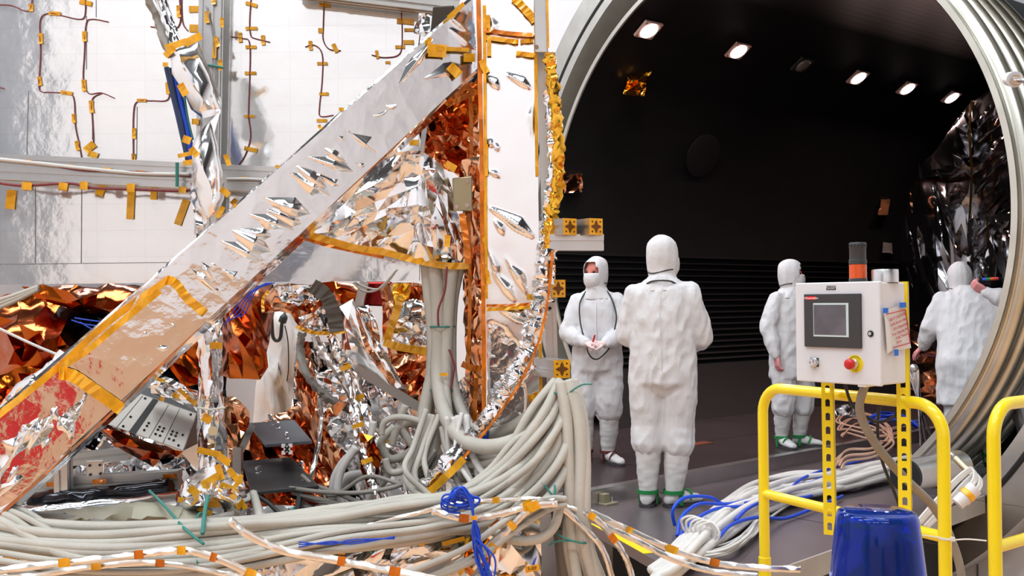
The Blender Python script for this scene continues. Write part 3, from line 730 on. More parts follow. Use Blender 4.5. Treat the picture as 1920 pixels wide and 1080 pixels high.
pc = P(1700, 892, 6.4); pe = P(1765, 880, 5.95) + AX * .4
t = thing('pipe_stub', 'short metal pipe with a black end cap lying under the ribbed rim', 'pipe', pc)
MB().cyl(pc, pc + AX * .62, .105, n=32).build('pipe', 'alu', t, auto=40)
d_ = AX
MB().cyl(pc - d_ * .02, pc + d_ * .004, .108, n=32).build('end_cap', 'black_rubber', t, auto=40)
# rod stand inside
t = thing('tripod_stand', 'thin chrome stand legs between the posts and the stooping person', 'stand', PZ(1728, 850, .35))
for a, b in (((1712, 690), (1740, 848)), ((1720, 692), (1728, 852)), ((1706, 700), (1752, 838))):
    MB().cyl(P(*a, 7.2), PZ(*b, .36), .013, n=10).build('leg', 'steel', t, True)
mb = MB(); mb.ball(P(1713, 690, 7.2), .03); mb.build('hub', 'alu', t, True)
# ================================================================ people in clean-room suits
def capsules(mb, pts, rs, n=16):
    for p, r in zip(pts, rs): mb.ball(p, r, r, r, n, 8)
    for i in range(len(pts) - 1): mb.cyl(pts[i], pts[i + 1], rs[i] * .995, rs[i + 1] * .995, n)
def skinned(name, mb, voxel, smooth, material, parent, disp=None):
    "fuse overlapping limbs into one continuous surface"
    me = bpy.data.meshes.new('tmp'); me.from_pydata(mb.v, [], mb.f)
    o = link(bpy.data.objects.new('tmp', me))
    r = o.modifiers.new('r', 'REMESH'); r.mode = 'VOXEL'; r.voxel_size = voxel
    s = o.modifiers.new('s', 'SMOOTH'); s.factor = .5; s.iterations = smooth
    dg = bpy.context.evaluated_depsgraph_get(); m2 = bpy.data.meshes.new_from_object(o.evaluated_get(dg))
    vs = [v.co.copy() for v in m2.vertices]; ns = [v.normal.copy() for v in m2.vertices]; fs = [tuple(p.vertices) for p in m2.polygons]
    bpy.data.objects.remove(o); bpy.data.meshes.remove(m2); bpy.data.meshes.remove(me)
    if disp: vs = [v + n * disp(v) for v, n in zip(vs, ns)]
    return obj(name, vs, fs, material, parent, True)
class Pose:
    def __init__(s, loc, heading, H):
        s.loc = V(loc); s.k = H / 1.75; h = radians(heading); s.f = V((sin(h), cos(h), 0)); s.r = V((cos(h), -sin(h), 0))
    def __call__(s, p): return s.loc + (s.r * p[0] + s.f * p[1] + Z * p[2]) * s.k
def ring(pose, c, rx, ry, n=28, yaw=0, tilt=(0, 0)):
    return [pose((c[0] + rx * cos(a) * cos(yaw) - ry * sin(a) * sin(yaw), c[1] + rx * cos(a) * sin(yaw) + ry * sin(a) * cos(yaw),
                  c[2] + tilt[0] * rx * cos(a) + tilt[1] * ry * sin(a))) for a in [2 * pi * j / n for j in range(n)]]
def hand(name, pose, wrist, d, nrm, thumb_side, curl, material, parent, s=1.0):
    "palm, five bent fingers of different lengths, thumb leaving the side of the palm"
    d = V(d).normalized(); nrm = V(nrm); nrm = (nrm - d * nrm.dot(d)).normalized(); sd = d.cross(nrm) * thumb_side
    w = V(wrist); mb = MB(); q = lambda a, b, c: pose(w + d * a * s + sd * b * s + nrm * c * s)
    k = pose.k * s
    capsules(mb, [q(-.02, 0, 0), q(.015, 0, 0)], [.028 * k, .027 * k])
    for b in (-.03, -.012, .008, .028): capsules(mb, [q(.0, b * .6, 0), q(.045, b * .9, 0), q(.085, b, 0)], [.017 * k, .017 * k, .0135 * k])
    for b, L, c in ((.031, .068, .9), (.011, .078, 1.0), (-.011, .073, 1.08), (-.031, .058, 1.15)):
        a, cz, ang = .085, 0, 0; pts = [(a, b, 0)]
        for seg, f in ((.45, .7), (.32, 1.0), (.23, .8)):
            ang += curl * c * f; a += L * seg * cos(ang); cz += L * seg * sin(ang); pts.append((a, b * (1 + .1), cz))
        capsules(mb, [q(*p) for p in pts], [.0108 * k, .0098 * k, .009 * k, .0078 * k], 10)
    tp = [(.02, .026, .004), (.05, .052, .014), (.078, .06, .026), (.098, .058, .036)]
    capsules(mb, [q(*p) for p in tp], [.0155 * k, .0125 * k, .0108 * k, .009 * k], 10)
    return skinned(name, mb, .0052, 3, material, parent)
def boot(pose, ax, ay, yaw, top, parent, strap='green', zt=.0):
    cy_, sy = cos(yaw), sin(yaw)
    F = lambda x, y, z: pose((ax + x * cy_ + y * sy, ay - x * sy + y * cy_, z + zt))
    mb = MB(); prof = [(-.1, .028, .055), (-.075, .045, .085), (-.02, .047, .1), (.05, .05, .085), (.11, .053, .066), (.16, .047, .052), (.195, .022, .035)]
    mb.rings([[F(w * cos(a), y, .012 + (h / 2) + (h / 2) * sin(a)) for a in [2 * pi * j / 18 for j in range(18)]] for y, w, h in prof])
    capsules(mb, [F(0, -.035, .07), F(0, -.03, .14), F(0, -.015, .25), F(0, -.005, top)], [.055 * pose.k, .062 * pose.k, .078 * pose.k, .085 * pose.k])
    b = skinned('boot', mb, .011, 4, 'boot', parent, lambda v: .0045 * nz(v, 22, 2) + .004 * nz((v.x * 3, v.y * 3, v.z * 14), 3, 4))
    mb = MB(); mb.rings([[F(w * 1.1 * cos(a), y * 1.03 if True else y, z) for a in [0]] * 1 for y, w, h in prof for z in [0]], caps=False) if False else None
    L = [F(-w * 1.06, y * 1.03, 0) for y, w, h in prof] + [F(w * 1.06, y * 1.03, 0) for y, w, h in reversed(prof)]
    mb.rings([L, [p + Z * .02 for p in L]]); mb.build('sole', 'sole', b)
    if strap:
        st = MB(); w = .012 * pose.k
        pts = []
        for j in range(21):
            a = pi * 2 * j / 20; pts.append(F(.064 * cos(a), -.035 + .066 * sin(a), .098))
        st.rings([[p - Z * w, p + Z * w, (p + Z * w) * 1.0 + (p - F(0, -.035, .098)).normalized() * .004, p - Z * w + (p - F(0, -.035, .098)).normalized() * .004] for p in pts], caps=False)
        for sx in (-1, 1):
            a0, a1 = F(.055 * sx, -.02, .1), F(.053 * sx, -.015, .015)
            dn = (F(.1 * sx, 0, 0) - F(0, 0, 0)).normalized(); fd = (F(0, 1, 0) - F(0, 0, 0)).normalized()
            st.box(a0 * .5 + a1 * .5, fd, dn, Z, -w, w, .0, .008, -.045, .045)
        pts = [F(.05 * cos(a), .065 + .014 * sin(2 * a), .04 + .062 * max(0, sin(a))) for a in [pi * j / 12 for j in range(13)]]
        fd = (F(0, 1, 0) - F(0, 0, 0)).normalized()
        st.rings([[p - fd * w * .8, p + fd * w * .8, p + fd * w * .8 + Z * .006, p - fd * w * .8 + Z * .006] for p in pts])
        st.build('boot_strap' if strap == 'green' else 'boot_lace', strap, b)
    return b
def person(label, loc, heading, H, arms, head=(0, .0, 0), hood_yaw=0, lean=(0, 0), legs=((-.12, .0), (.12, .0)), feet=(-.1, .1), strap='green',
           hands=(None, None), mask=True, lanyard=None, group=None, hem=.36, wide=1.0, glovemat='glove', seed=0, smock=None):
    p = Pose(loc, heading, H); k = p.k
    ln = lambda z: (lean[0] * max(0, z - .9), lean[1] * max(0, z - .9))
    hx, hy = ln(1.62); hc = V((hx + head[0], hy + .012 + head[1], 1.62 + head[2]))
    nk = V((ln(1.46)[0], ln(1.46)[1], 1.46 + head[2] * .6))
    sh = [V((s * .165 * wide + ln(1.38)[0], ln(1.38)[1], 1.375)) for s in (-1, 1)]
    # body: one continuous skin from head to feet, hands added as gloves
    mb = MB()
    capsules(mb, [p(V((ln(.92)[0], ln(.92)[1], .95))), p(V((ln(1.2)[0], ln(1.2)[1], 1.2))), p(V((ln(1.36)[0], ln(1.36)[1], 1.34))), p(nk), p(hc - V((0, .01, .06)))], [.115 * k, .11 * k, .105 * k, .055 * k, .055 * k])
    for s, (ex, wr) in zip((0, 1), arms): capsules(mb, [p(sh[s]), p(ex), p(wr)], [.05 * k, .042 * k, .028 * k])
    for (fx, fy), s in zip(legs, (-1, 1)): capsules(mb, [p((s * .09, ln(.9)[1], .92)), p((fx * .98, fy + .01, .5)), p((fx, fy - .03, .1))], [.075 * k, .045 * k, .026 * k])
    yw = radians(hood_yaw); hf = V((sin(yw), cos(yw), 0)); hr = V((cos(yw), -sin(yw), 0))
    HD = lambda x, y, z: hc + hr * x + hf * y + V((0, 0, z))
    mb.rings([[p(HD(rx * cos(a), ry * sin(a) + oy, z)) for a in [2 * pi * j / 20 for j in range(20)]] for z, rx, ry, oy in
              ((-.125, .03, .04, .035), (-.11, .05, .062, .02), (-.07, .066, .085, .01), (-.02, .073, .095, .005), (.04, .075, .098, 0), (.085, .06, .08, 0), (.115, .025, .035, 0))])
    capsules(mb, [p(HD(0, .098, .012)), p(HD(0, .112, -.022))], [.010 * k, .016 * k], 10)                       # nose
    capsules(mb, [p(HD(-.02, .088, -.062)), p(HD(0, .093, -.06)), p(HD(.02, .088, -.062))], [.009 * k, .011 * k, .009 * k], 8)   # mouth
    capsules(mb, [p(HD(-.04, .083, .028)), p(HD(0, .09, .026)), p(HD(.04, .083, .028))], [.011 * k, .011 * k, .011 * k], 8)      # brow
    for s in (-1, 1): mb.ball(p(HD(.075 * s, 0, -.01)), .012 * k, .018 * k, .03 * k, 10, 6)                      # ears
    root = skinned('person', mb, .011, 2, 'skin', None)
    tag(root, label, 'person', group)
    for s in (-1, 1): MB().ball(p(HD(.032 * s, .086, .005)), .0125 * k, .0125 * k, .009 * k, 10, 6).build('eye', 'eye', root, True)
    # coverall
    mb = MB()
    T = [(.72, .10, .09), (.80, .2 * wide, .155), (.88, .21 * wide, .16), (1.05, .203 * wide, .15), (1.2, .2 * wide, .145), (1.31, .2 * wide, .135), (1.38, .2 * wide, .12), (1.43, .15 * wide, .1), (1.47, .095, .088), (1.5, .075, .075)]
    if smock: T[0] = (smock, .215 * wide, .165); T[1] = (.78, .21 * wide, .165)
    mb.rings([ring(p, (ln(z)[0], ln(z)[1], z), rx, ry) for z, rx, ry in T])
    for s, (ex, wr) in zip((0, 1), arms):
        ex, wr = V(ex), V(wr); cuff = wr - (wr - ex).normalized() * .015
        capsules(mb, [p(sh[s]), p(sh[s].lerp(ex, .5)), p(ex), p(ex.lerp(wr, .5)), p(cuff)], [.072 * k, .08 * k, .079 * k, .07 * k, .044 * k])
    for (fx, fy), s in zip(legs, (-1, 1)):
        hp = V((s * .1 * wide, ln(.85)[1], .84)); kn = V((fx * .98, fy + .015, .52)); hm = V((fx, fy, hem + .05))
        capsules(mb, [p(hp), p(hp.lerp(kn, .5)), p(kn), p(hm)], [.115 * k * wide, .112 * k * wide, .108 * k, .108 * k])
    ws = [p(ex) for ex, wr in arms] + [p((s * .05, 0, .8)) for s in (-1, 1)] + [p((f[0], f[1], hem + .1)) for f in legs] + [p(w_) for _, w_ in arms]
    def disp(v):
        near = min((v - q).length for q in ws); g = max(0, 1 - near / (.3 * k))
        vert = nz((v.x * 13, v.y * 13, v.z * 3.2), 1, seed); hor = nz((v.x * 7, v.y * 7, v.z * 24), 1, seed + 2)
        fine = nz(v, 30, seed + 3)
        rid = 1 - 2 * abs(nz((v.x * 9 + v.z * 5, v.y * 9, v.z * 6 - v.x * 4), 1, seed + 5))
        rd2 = abs(nz((v.x * 15 - v.z * 4, v.y * 15, v.z * 6 + v.x * 5), 1, seed + 8)) * -1.6 + .5
        return .009 * vert * (1 - .4 * g) + .006 * hor * g + .006 * rid * (1 - .5 * g) + .011 * rd2 + .001 * fine
    cvr = skinned('coverall', mb, .0115, 5, 'cloth', root, disp)
    # a raised seam down the back and front
    # hood with its neck skirt and face opening
    R_ = [(-.23, .165, .12, -.0), (-.185, .125, .105, -.0), (-.145, .088, .098, .0), (-.11, .078, .098, .004), (-.07, .082, .106, .006), (-.02, .09, .115, .006), (.04, .091, .116, .002), (.085, .08, .103, -.002), (.118, .056, .073, -.004), (.135, .025, .03, -.004), (.138, .004, .005, -.004)]
    n = 48; vs = []; fs = []
    for i, (z, rx, ry, oy) in enumerate(R_):
        for j in range(n):
            a = 2 * pi * j / n; b = HD(rx * cos(a), ry * sin(a) + oy, z) if i > 2 else V((ln(1.4)[0] * (1 - i / 3) + hc.x * i / 3 + rx * cos(a), (ln(1.4)[1]) * (1 - i / 3) + (hc.y) * i / 3 + ry * sin(a), hc.z + z))
            q = p(b); vs.append(q + (q - p(HD(0, 0, z))).normalized() * (.006 * nz(q, 14, seed) + .006 * nz((q.x * 6, q.y * 6, q.z * 24), 1, seed) + .018 * (abs(nz((q.x * 17, q.y * 17, q.z * 9), 1, seed + 4)) - .25)))
    for i in range(len(R_) - 1):
        zc = (R_[i][0] + R_[i + 1][0]) / 2
        for j in range(n):
            a = 2 * pi * (j + .5) / n
            if -.10 < zc < .075 and abs(((a - pi / 2 + pi) % (2 * pi)) - pi) < radians(52 - max(0, zc) * 200): continue
            fs.append((i * n + j, i * n + (j + 1) % n, (i + 1) * n + (j + 1) % n, (i + 1) * n + j))
    hd = obj('hood', vs, fs, 'hood', root, True); so_ = hd.modifiers.new('thick', 'SOLIDIFY'); so_.thickness = .006; so_.offset = 1
    sb = hd.modifiers.new('sub', 'SUBSURF'); sb.levels = 1; sb.render_levels = 1
    if mask:
        mb = MB(); mb.rings([[p(HD(rx * cos(a), .05 + ry * max(0, sin(a)) + .0, z)) for a in [pi * j / 20 for j in range(21)]] + [p(HD(rx * cos(a), .045 + (ry - .008) * max(0, sin(a)), z)) for a in [pi * j / 20 for j in range(20, -1, -1)]]
                             for z, rx, ry in ((-.135, .03, .03), (-.12, .06, .065), (-.085, .076, .085), (-.05, .08, .088), (-.02, .079, .082), (-.005, .076, .076))])
        mb.build('face_mask', 'hood', root, True)
    # hood band at the back
    mb = MB(); pts = [p(HD(.086 * cos(a), .106 * sin(a) + .004, -.1 + .012 * cos(2 * a))) for a in [pi + pi * j / 18 for j in range(19)]]
    mb.tube(pts, .0045, 6); mb.build('hood_elastic', 'black_cable', root, True)
    for s, h in enumerate(hands):
        if h: hand('glove', p, arms[s][1], h[0], h[1], (1, -1)[s] * (h[3] if len(h) > 3 else 1), h[2], glovemat, root)
    for (fx, fy), y, s in zip(legs, feet, (0, 1)):
        boot(p, fx, fy, y, hem + .02, root, strap)
    if lanyard:
        MB().tube(spline([p(q) for q in lanyard], 8), .0065, 6).build('lanyard', 'black_cable', root, True)
    return root, p
def ground(px, py, z): return PZ(px, py, z)
# back view, on the grey platform
l2 = PZ(1246, 948, .25); l2.z = .25
r2, p2_ = person('person in white coverall seen from behind, green boot straps, on the grey platform', l2, 13, 1.84,
       (((-.225, .04, 1.11), (-.13, .24, 1.06)), ((.24, .05, 1.1), (.18, .26, 1.02))), head=(.0, .01, .0), hood_yaw=35, legs=((-.1, .0), (.088, .0)), feet=(radians(8), radians(50)),
       hands=(((.6, .6, -.1), (0, 0, -1), .4), ((-.5, .7, -.1), (0, 0, -1), .4)), wide=1.03, seed=1, hem=.36)
# collar lanyard across the back of the neck
MB().tube(spline([p2_(q) for q in ((-.1, -.07, 1.435), (-.06, -.10, 1.455), (0, -.112, 1.46), (.06, -.10, 1.455), (.1, -.06, 1.435))], 6), .006, 6).build('lanyard', 'black_cable', r2, True)
mb = MB(); mb.tube([p2_((.0 + .004 * sin(z * 9), -.155 + .02 * (z > 1.25) * (z - 1.25) / .1 * .6 - .006, z)) for z in [.86 + .05 * i for i in range(12)]], .003, 6); mb.build('back_seam', 'hood', r2, True)
# facing us, hands together
l1 = PZ(1122, 868, .35); l1.z = .35
r1, p1_ = person('person in white coverall facing us with dark lanyard and gloved hands held together', l1, 188, 1.65,
       (((-.24, .06, 1.10), (-.075, .25, 1.03)), ((.245, .06, 1.11), (.075, .25, 1.03))), hood_yaw=32, legs=((-.1, .02), (.12, .0)), feet=(radians(-35), radians(12)), strap='maroon',
       hands=(((.85, .35, -.05), (0, -.2, -1), .75), ((-.85, .4, .05), (0, -.2, -1), .7)), seed=4, hem=.4,
       lanyard=[(-.06, .02, 1.5), (-.13, .1, 1.4), (-.17, .15, 1.25), (-.15, .18, 1.12), (-.12, .21, 1.0), (-.02, .24, .9), (.05, .25, .93), (.09, .22, 1.05), (.13, .17, 1.2), (.135, .14, 1.36), (.09, .06, 1.46)])
mb = MB(); mb.tube(spline([p1_(q) for q in ((.0, .098, 1.42), (.0, .15, 1.3), (0, .157, 1.15), (0, .165, 1.0), (0, .155, .85))], 5), .006, 6); mb.build('zipper', 'hood', r1, True)
MB().cyl(p1_((.02, .30, 1.04)), p1_((.0, .33, 1.10)), .008, n=8).build('red_pen', 'red', r1)
# standing behind the control box, looking right
l3 = PZ(1484, 838, .35); l3.z = .35
person('person in pinkish white coverall looking right, half hidden by the control box', l3, 150, 1.645,
       (((-.2, .2, 1.1), (-.02, .3, 1.0)), ((.265, -.02, 1.12), (.255, .08, .86))), hood_yaw=-52, legs=((-.12, .03), (.1, .0)), feet=(radians(-30), radians(15)),
       hands=(((.8, .4, 0), (0, 0, -1), .5), ((0, .1, -1), (-1, .3, 0), .5)), seed=7, hem=.33, glovemat='glove_pink', wide=1.02, smock=.66)
# stooping at the draped spacecraft
l4 = P(1828, 850, 7.75); l4.z = .35
person('person in white coverall stooping with back to us beside the draped spacecraft', l4, 24, 1.63,
       (((-.33, .12, 1.15), (-.40, .25, .97)), ((.24, .22, 1.2), (.2, .45, 1.25))), head=(-.06, .03, -.05), hood_yaw=-10, lean=(-.05, .32), legs=((-.13, .0), (.12, .0)),
       hands=(((-.5, .5, -.5), (.5, 0, -1), .5), ((0, 1, .1), (0, 0, -1), .5)), seed=9, wide=1.34, glovemat='glove_pink', smock=.5)
# mostly hidden at the far right, raising a pen
l5 = P(1932, 850, 7.5); l5.z = .35
r5, p5_ = person('person at the far right edge raising a gloved hand with a coloured pen', l5, -75, 1.68,
       (((-.24, .16, 1.32), (-.15, .33, 1.40)), ((.25, .05, 1.15), (.2, .2, 1.0))), hood_yaw=-20, hands=(((.1, .75, .5), (.5, -.5, .4), .8), ((0, .5, -.6), (0, 0, -1), .5)), seed=12, glovemat='glove_pink')
hp_ = p5_(V((-.13, .45, 1.48)))
pn = thing('marker_pen', 'pen with coloured bands in the raised gloved hand at far right', 'pen', hp_)
a = P(1842, 524, 7.35); b = P(1872, 522, 7.3)
e = P(1857, 523, 7.82); dd = (b - a).normalized()
for i, mt in enumerate(('blue_cable', 'green', 'orange_lens', 'red')): MB().cyl(a + (b - a) * i / 4, a + (b - a) * (i + 1) / 4, .012, n=10).build('pen_band' if i else 'pen_body', mt, pn)
# ================================================================ the spacecraft at left
def tapepiece(parent, x, y, L, w, ang, D, material='tape', name='tape', curl=.002):
    a = radians(ang); R = random.Random(int(x * 31 + y)); mb = MB()
    c, s = cos(a), -sin(a); n = 4; rows = []
    Df = D if callable(D) else (lambda *_: D)
    for i in range(n + 1):
        u = (i / n - .5) * L; rr = []
        for v in (-w / 2, w / 2):
            px, py = x + u * c + v * s, y - u * s * 1 + v * c
            px, py = x + u * cos(a) - v * sin(a), y + u * sin(a) + v * cos(a)
            d = Df(px, py) - .004 - R.uniform(0, curl) - curl * (abs(i / n - .5) * 2) ** 3
            rr.append((px, py, d))
        rows.append(rr)
    mb.rings([[P(*r[0]), P(*r[1]), P(r[1][0], r[1][1], r[1][2] + .0022), P(r[0][0], r[0][1], r[0][2] + .0022)] for r in rows])
    return mb.build(name, material, parent)
def extrusion(name, p0, p1, w, h, label, group=None, material='alu', upv=None, slots=True, cat='rail', parent=None):
    "slotted aluminium profile of width w and height h from p0 to p1"
    p0, p1 = V(p0), V(p1); d = (p1 - p0).normalized(); u = V(upv) if upv else Z
    a = d.cross(u).normalized() if abs(d.dot(u)) < .95 else d.cross(V((0, 1, 0))).normalized(); b = a.cross(d).normalized()
    def side(L, k):     # outline of one side with k grooves, as (along, depth)
        pts = []
        for i in range(k):
            c = (i + .5) / k * L; g = .0045; q = .006
            pts += [(c - g, 0), (c - g, q), (c + g, q), (c + g, 0)]
        return pts
    kw, kh = max(1, round(w / .04)), max(1, round(h / .04))
    loop = []
    if slots:
        loop += [(-w / 2, -h / 2)] + [(-w / 2 + x, -h / 2 + y) for x, y in side(w, kw)] + [(w / 2, -h / 2)] + [(w / 2 - y, -h / 2 + x) for x, y in side(h, kh)]
        loop += [(w / 2, h / 2)] + [(w / 2 - x, h / 2 - y) for x, y in side(w, kw)] + [(-w / 2, h / 2)] + [(-w / 2 + y, h / 2 - x) for x, y in side(h, kh)]
    else: loop = [(-w / 2, -h / 2), (w / 2, -h / 2), (w / 2, h / 2), (-w / 2, h / 2)]
    mb = MB(); mb.rings([[p + a * x + b * y for x, y in loop] for p in (p0, p1)])
    o = mb.build(name, material, parent)
    if label: tag(o, label, cat, group)
    return o, (a, b, d)
def end_cap(o, p, ax, w, h=None, mats=('tape', 'tape_dark')):
    "square amber end face with its star-shaped recess and corner holes"
    a, b, d = ax; h = h or w; R = random.Random(int(p.x * 999))
    mb = MB(); mb.box(p, a, b, d, -w / 2, w / 2, -h / 2, h / 2, -.002, .0005); c = mb.build('end_cap', 'tape', o)
    st = []
    for k in range(16):
        t = 2 * pi * k / 16; r = (.40, .26, .17, .26)[k % 4] * w
        st.append(p + a * cos(t) * r + b * sin(t) * r)
    mb = MB(); mb.rings([[q - d * .0032 for q in st], [q - d * .001 for q in st]]); mb.build('recess', mat('cap_recess', srgb(120, 72, 22), .4, .4), c)
    for sx in (-1, 1):
        for sy in (-1, 1):
            mb = MB(); q = p + a * sx * w * .3 + b * sy * h * .3; mb.cyl(q - d * .0034, q - d * .001, w * .05, n=8); mb.build('bolt_hole', 'gap_black', c)
# ---- radiator panel
DP = 3.3
PAN = bpy.data.materials.new('mirror_tiles'); PAN.use_nodes = True
nt = PAN.node_tree; b_ = nt.nodes['Principled BSDF']; b_.inputs['Metallic'].default_value = .72; b_.inputs['Roughness'].default_value = .1
tc = nt.nodes.new('ShaderNodeTexCoord'); mp = nt.nodes.new('ShaderNodeMapping'); mp.inputs['Rotation'].default_value = (radians(90), 0, 0); nt.links.new(tc.outputs['Object'], mp.inputs[0])
br = nt.nodes.new('ShaderNodeTexBrick'); br.offset = 0; br.inputs['Scale'].default_value = 1; br.inputs['Brick Width'].default_value = .16; br.inputs['Row Height'].default_value = .088
br.inputs['Mortar Size'].default_value = .0012; br.inputs['Color1'].default_value = (.95, .95, .94, 1); br.inputs['Color2'].default_value = (.93, .935, .93, 1); br.inputs['Mortar'].default_value = (.86, .87, .87, 1)
nt.links.new(mp.outputs[0], br.inputs['Vector']); nt.links.new(br.outputs['Color'], b_.inputs['Base Color'])
nb = nt.nodes.new('ShaderNodeTexNoise'); nb.inputs['Scale'].default_value = 9; nb.inputs['Detail'].default_value = 4; nt.links.new(tc.outputs['Object'], nb.inputs['Vector'])
bm_ = nt.nodes.new('ShaderNodeBump'); bm_.inputs['Distance'].default_value = .0016; nt.links.new(nb.outputs['Fac'], bm_.inputs['Height']); nt.links.new(bm_.outputs[0], b_.inputs['Normal'])
rp = thing('radiator_panel', 'big white mirror-tiled radiator panel dotted with amber tape and thin wires', 'radiator panel', P(380, 530, DP))
mb = MB(); c = [P(-60, 345, DP), P(785, 345, DP), P(785, -60, DP), P(-60, -60, DP)]
mb.hexa([c[0] + fw * .03, c[1] + fw * .03, c[1], c[0], c[3] + fw * .03, c[2] + fw * .03, c[2], c[3]]); mb.build('upper_panel', PAN, rp)
mb = MB(); c = [P(-60, 534, DP), P(786, 526, DP), P(786, 344.5, DP), P(-60, 344.5, DP)]
mb.hexa([c[0] + fw * .03, c[1] + fw * .03, c[1], c[0], c[3] + fw * .03, c[2] + fw * .03, c[2], c[3]]); mb.build('lower_panel', PAN, rp)
for pts in ([(-10, 495), (62, 495), (400, 491)], [(66, 352), (66, 494)], [(153, 352), (152, 494)], [(180, 0), (180, 32)], [(53, 170), (50, 292)], [(162, 30), (162, 130)], [(173, 215), (173, 262)], [(257, 200), (256, 298)]):
    MB().tube(pxs(pts, DP - .0015), .0011, 4).build('seam_line', 'wire_grey', rp)
for pts in ([(-20, 9), (20, 10), (45, 20), (57, 17), (61, -10)], [(153, 297), (148, 270), (141, 235), (139, 190), (130, 176), (95, 173), (78, 172), (73, 160), (76, 100), (75, 40), (90, 25), (115, 29), (148, 36), (159, 28), (160, -10)],
            [(203, 41), (172, 36), (161, 46), (158, 100), (156, 150), (166, 175), (190, 174), (214, 184)], [(190, 175), (174, 184), (172, 205), (175, 262), (172, 280)],
            [(318, 150), (315, 186), (285, 189), (258, 190), (250, 215), (250, 302)], [(471, -10), (468, 40), (470, 66), (478, 72), (506, 79)], [(433, 69), (455, 72), (468, 82), (468, 150), (466, 215), (470, 255), (460, 290), (446, 311)],
            [(608, -10), (606, 50), (606, 75), (617, 92), (639, 95)], [(572, 88), (590, 85), (604, 102), (604, 150), (599, 200), (601, 218), (625, 216)], [(282, 50), (300, 52), (325, 55), (338, 40), (336, -8)], [(340, -8), (342, 40), (352, 58)],
            [(697, 103), (722, 108), (750, 100), (754, 60), (752, 18)], [(742, 215), (741, 250), (743, 292)], [(790, 45), (784, 90), (776, 110)], [(-10, 162), (8, 166)]):
    MB().tube(spline(pxs(pts, DP - .004), 6), .002, 5).build('sensor_wire', 'wire', rp, True)
for t in [(58, 14, 14, 8, 90), (76, 72, 20, 8, 90), (74, 152, 17, 7, 80), (102, 25, 22, 7, 3), (160, 5, 23, 9, 12), (158, 68, 19, 8, 88), (157, 160, 22, 8, 86), (124, 174, 22, 7, 8), (171, 200, 23, 8, 86), (138, 222, 17, 7, 88), (145, 273, 18, 8, 80),
          (251, 250, 20, 7, 90), (250, 295, 14, 7, 90), (265, 188, 17, 6, 0), (335, 21, 22, 8, 88), (365, 17, 22, 12, 0), (367, 53, 24, 14, 2), (314, 165, 22, 7, 86), (308, 53, 10, 6, 0), (471, 8, 22, 7, 15), (471, 53, 22, 6, 0), (450, 70, 18, 7, 86), (493, 75, 18, 7, 86),
          (470, 88, 20, 6, 0), (469, 137, 21, 6, 0), (467, 218, 20, 5, 0), (470, 280, 25, 8, 12), (608, 9, 21, 7, 8), (601, 57, 9, 9, 0), (582, 85, 17, 7, 85), (628, 90, 17, 8, 65), (604, 119, 19, 6, 0), (607, 176, 17, 6, 0), (603, 226, 19, 6, 0), (707, 102, 15, 6, 80),
          (760, 40, 32, 10, 5), (768, 56, 20, 6, 0), (766, 79, 20, 8, 0), (750, 88, 18, 6, 0), (727, 117, 9, 5, 0), (776, 232, 17, 9, 0), (776, 267, 17, 10, 0), (742, 274, 16, 6, 8), (20, 374, 36, 18, 96), (50, 347, 18, 17, 80), (118, 350, 16, 15, 10), (157, 348, 15, 15, 0),
          (189, 356, 22, 15, 112), (245, 378, 66, 14, 93), (288, 363, 22, 12, 92), (341, 398, 50, 14, 110), (168, 276, 22, 14, -40), (174, 290, 18, 12, 20), (440, 380, 14, 12, 45), (420, 362, 16, 14, 30)]:
    tapepiece(rp, *t, DP)
# ---- aluminium frame in front of the panel
DR = 3.2
hr_, ax_ = extrusion('frame_rail', P(-80, 310, DR), P(640, 344, DR), .05, .082, 'horizontal slotted aluminium rail crossing the radiator panel', material='alu')
for x, y in ((52, 303), (131, 312), (200, 318), (263, 323), (305, 326), (459, 335)): tapepiece(hr_, x, y, 17, 7, 4, DR - .03)
MB().tube(spline(pxs([(-20, 297), (60, 305), (150, 315), (260, 325), (355, 327)], DR - .036), 6), .0065, 8).build('cable_run', 'white_cable', hr_, True)
MB().tube(spline(pxs([(-20, 300), (60, 303), (150, 319), (260, 322), (355, 331)], DR - .038), 6), .0028, 6).build('sensor_wire', 'wire', hr_, True)
MB().tube(spline(pxs([(425, 336), (470, 336), (530, 341)], DR - .036), 6), .0055, 8).build('cable_run', 'white_cable', hr_, True)
w_ = cable('wire_run', spline(pxs([(-20, 340), (40, 348), (130, 344), (170, 352), (250, 355), (330, 358), (360, 356)], DR - .03), 3), .0045, 'wire', 'maroon wire bundle taped along the underside of the horizontal rail', 'wire')
for t in [(50, 349, 19, 14, 5), (118, 349, 17, 13, 8), (157, 348, 15, 15, 3), (245, 352, 15, 16, 0), (342, 356, 14, 12, 10)]: tapepiece(w_, *t, DR - .036, 'tape')
vr_, ax_ = extrusion('frame_post', P(397, -30, 3.245), P(388, 440, 3.245), .07, .04, 'upright slotted aluminium post behind the slanted foil strut')
for t in [(388, 32, 22, 9, 90), (416, 42, 18, 7, 90), (402, 92, 34, 8, 92), (406, 78, 20, 8, 70), (413, 122, 20, 8, 90), (400, 2, 12, 8, 90), (366, 228, 13, 11, 0)]: tapepiece(vr_, *t, 3.22)
MB().tube(spline(pxs([(386, 10), (398, 60), (402, 100), (404, 140), (402, 170)], 3.215), 5), .002, 5).build('sensor_wire', 'wire_grey', vr_, True)
MB().tube(pxs([(384, 121), (400, 123), (420, 127)], 3.215), .004, 6).build('tie', 'teal', vr_)
MB().tube(pxs([(332, 305), (332, 350)], 3.14), .0055, 6).build('tie', 'teal', hr_)
extrusion('top_rail', P(560, -22, 3.25), P(862, 14, 3.25), .06, .06, 'dark aluminium rail across the top of the frame above the panel', material='alu_dull')
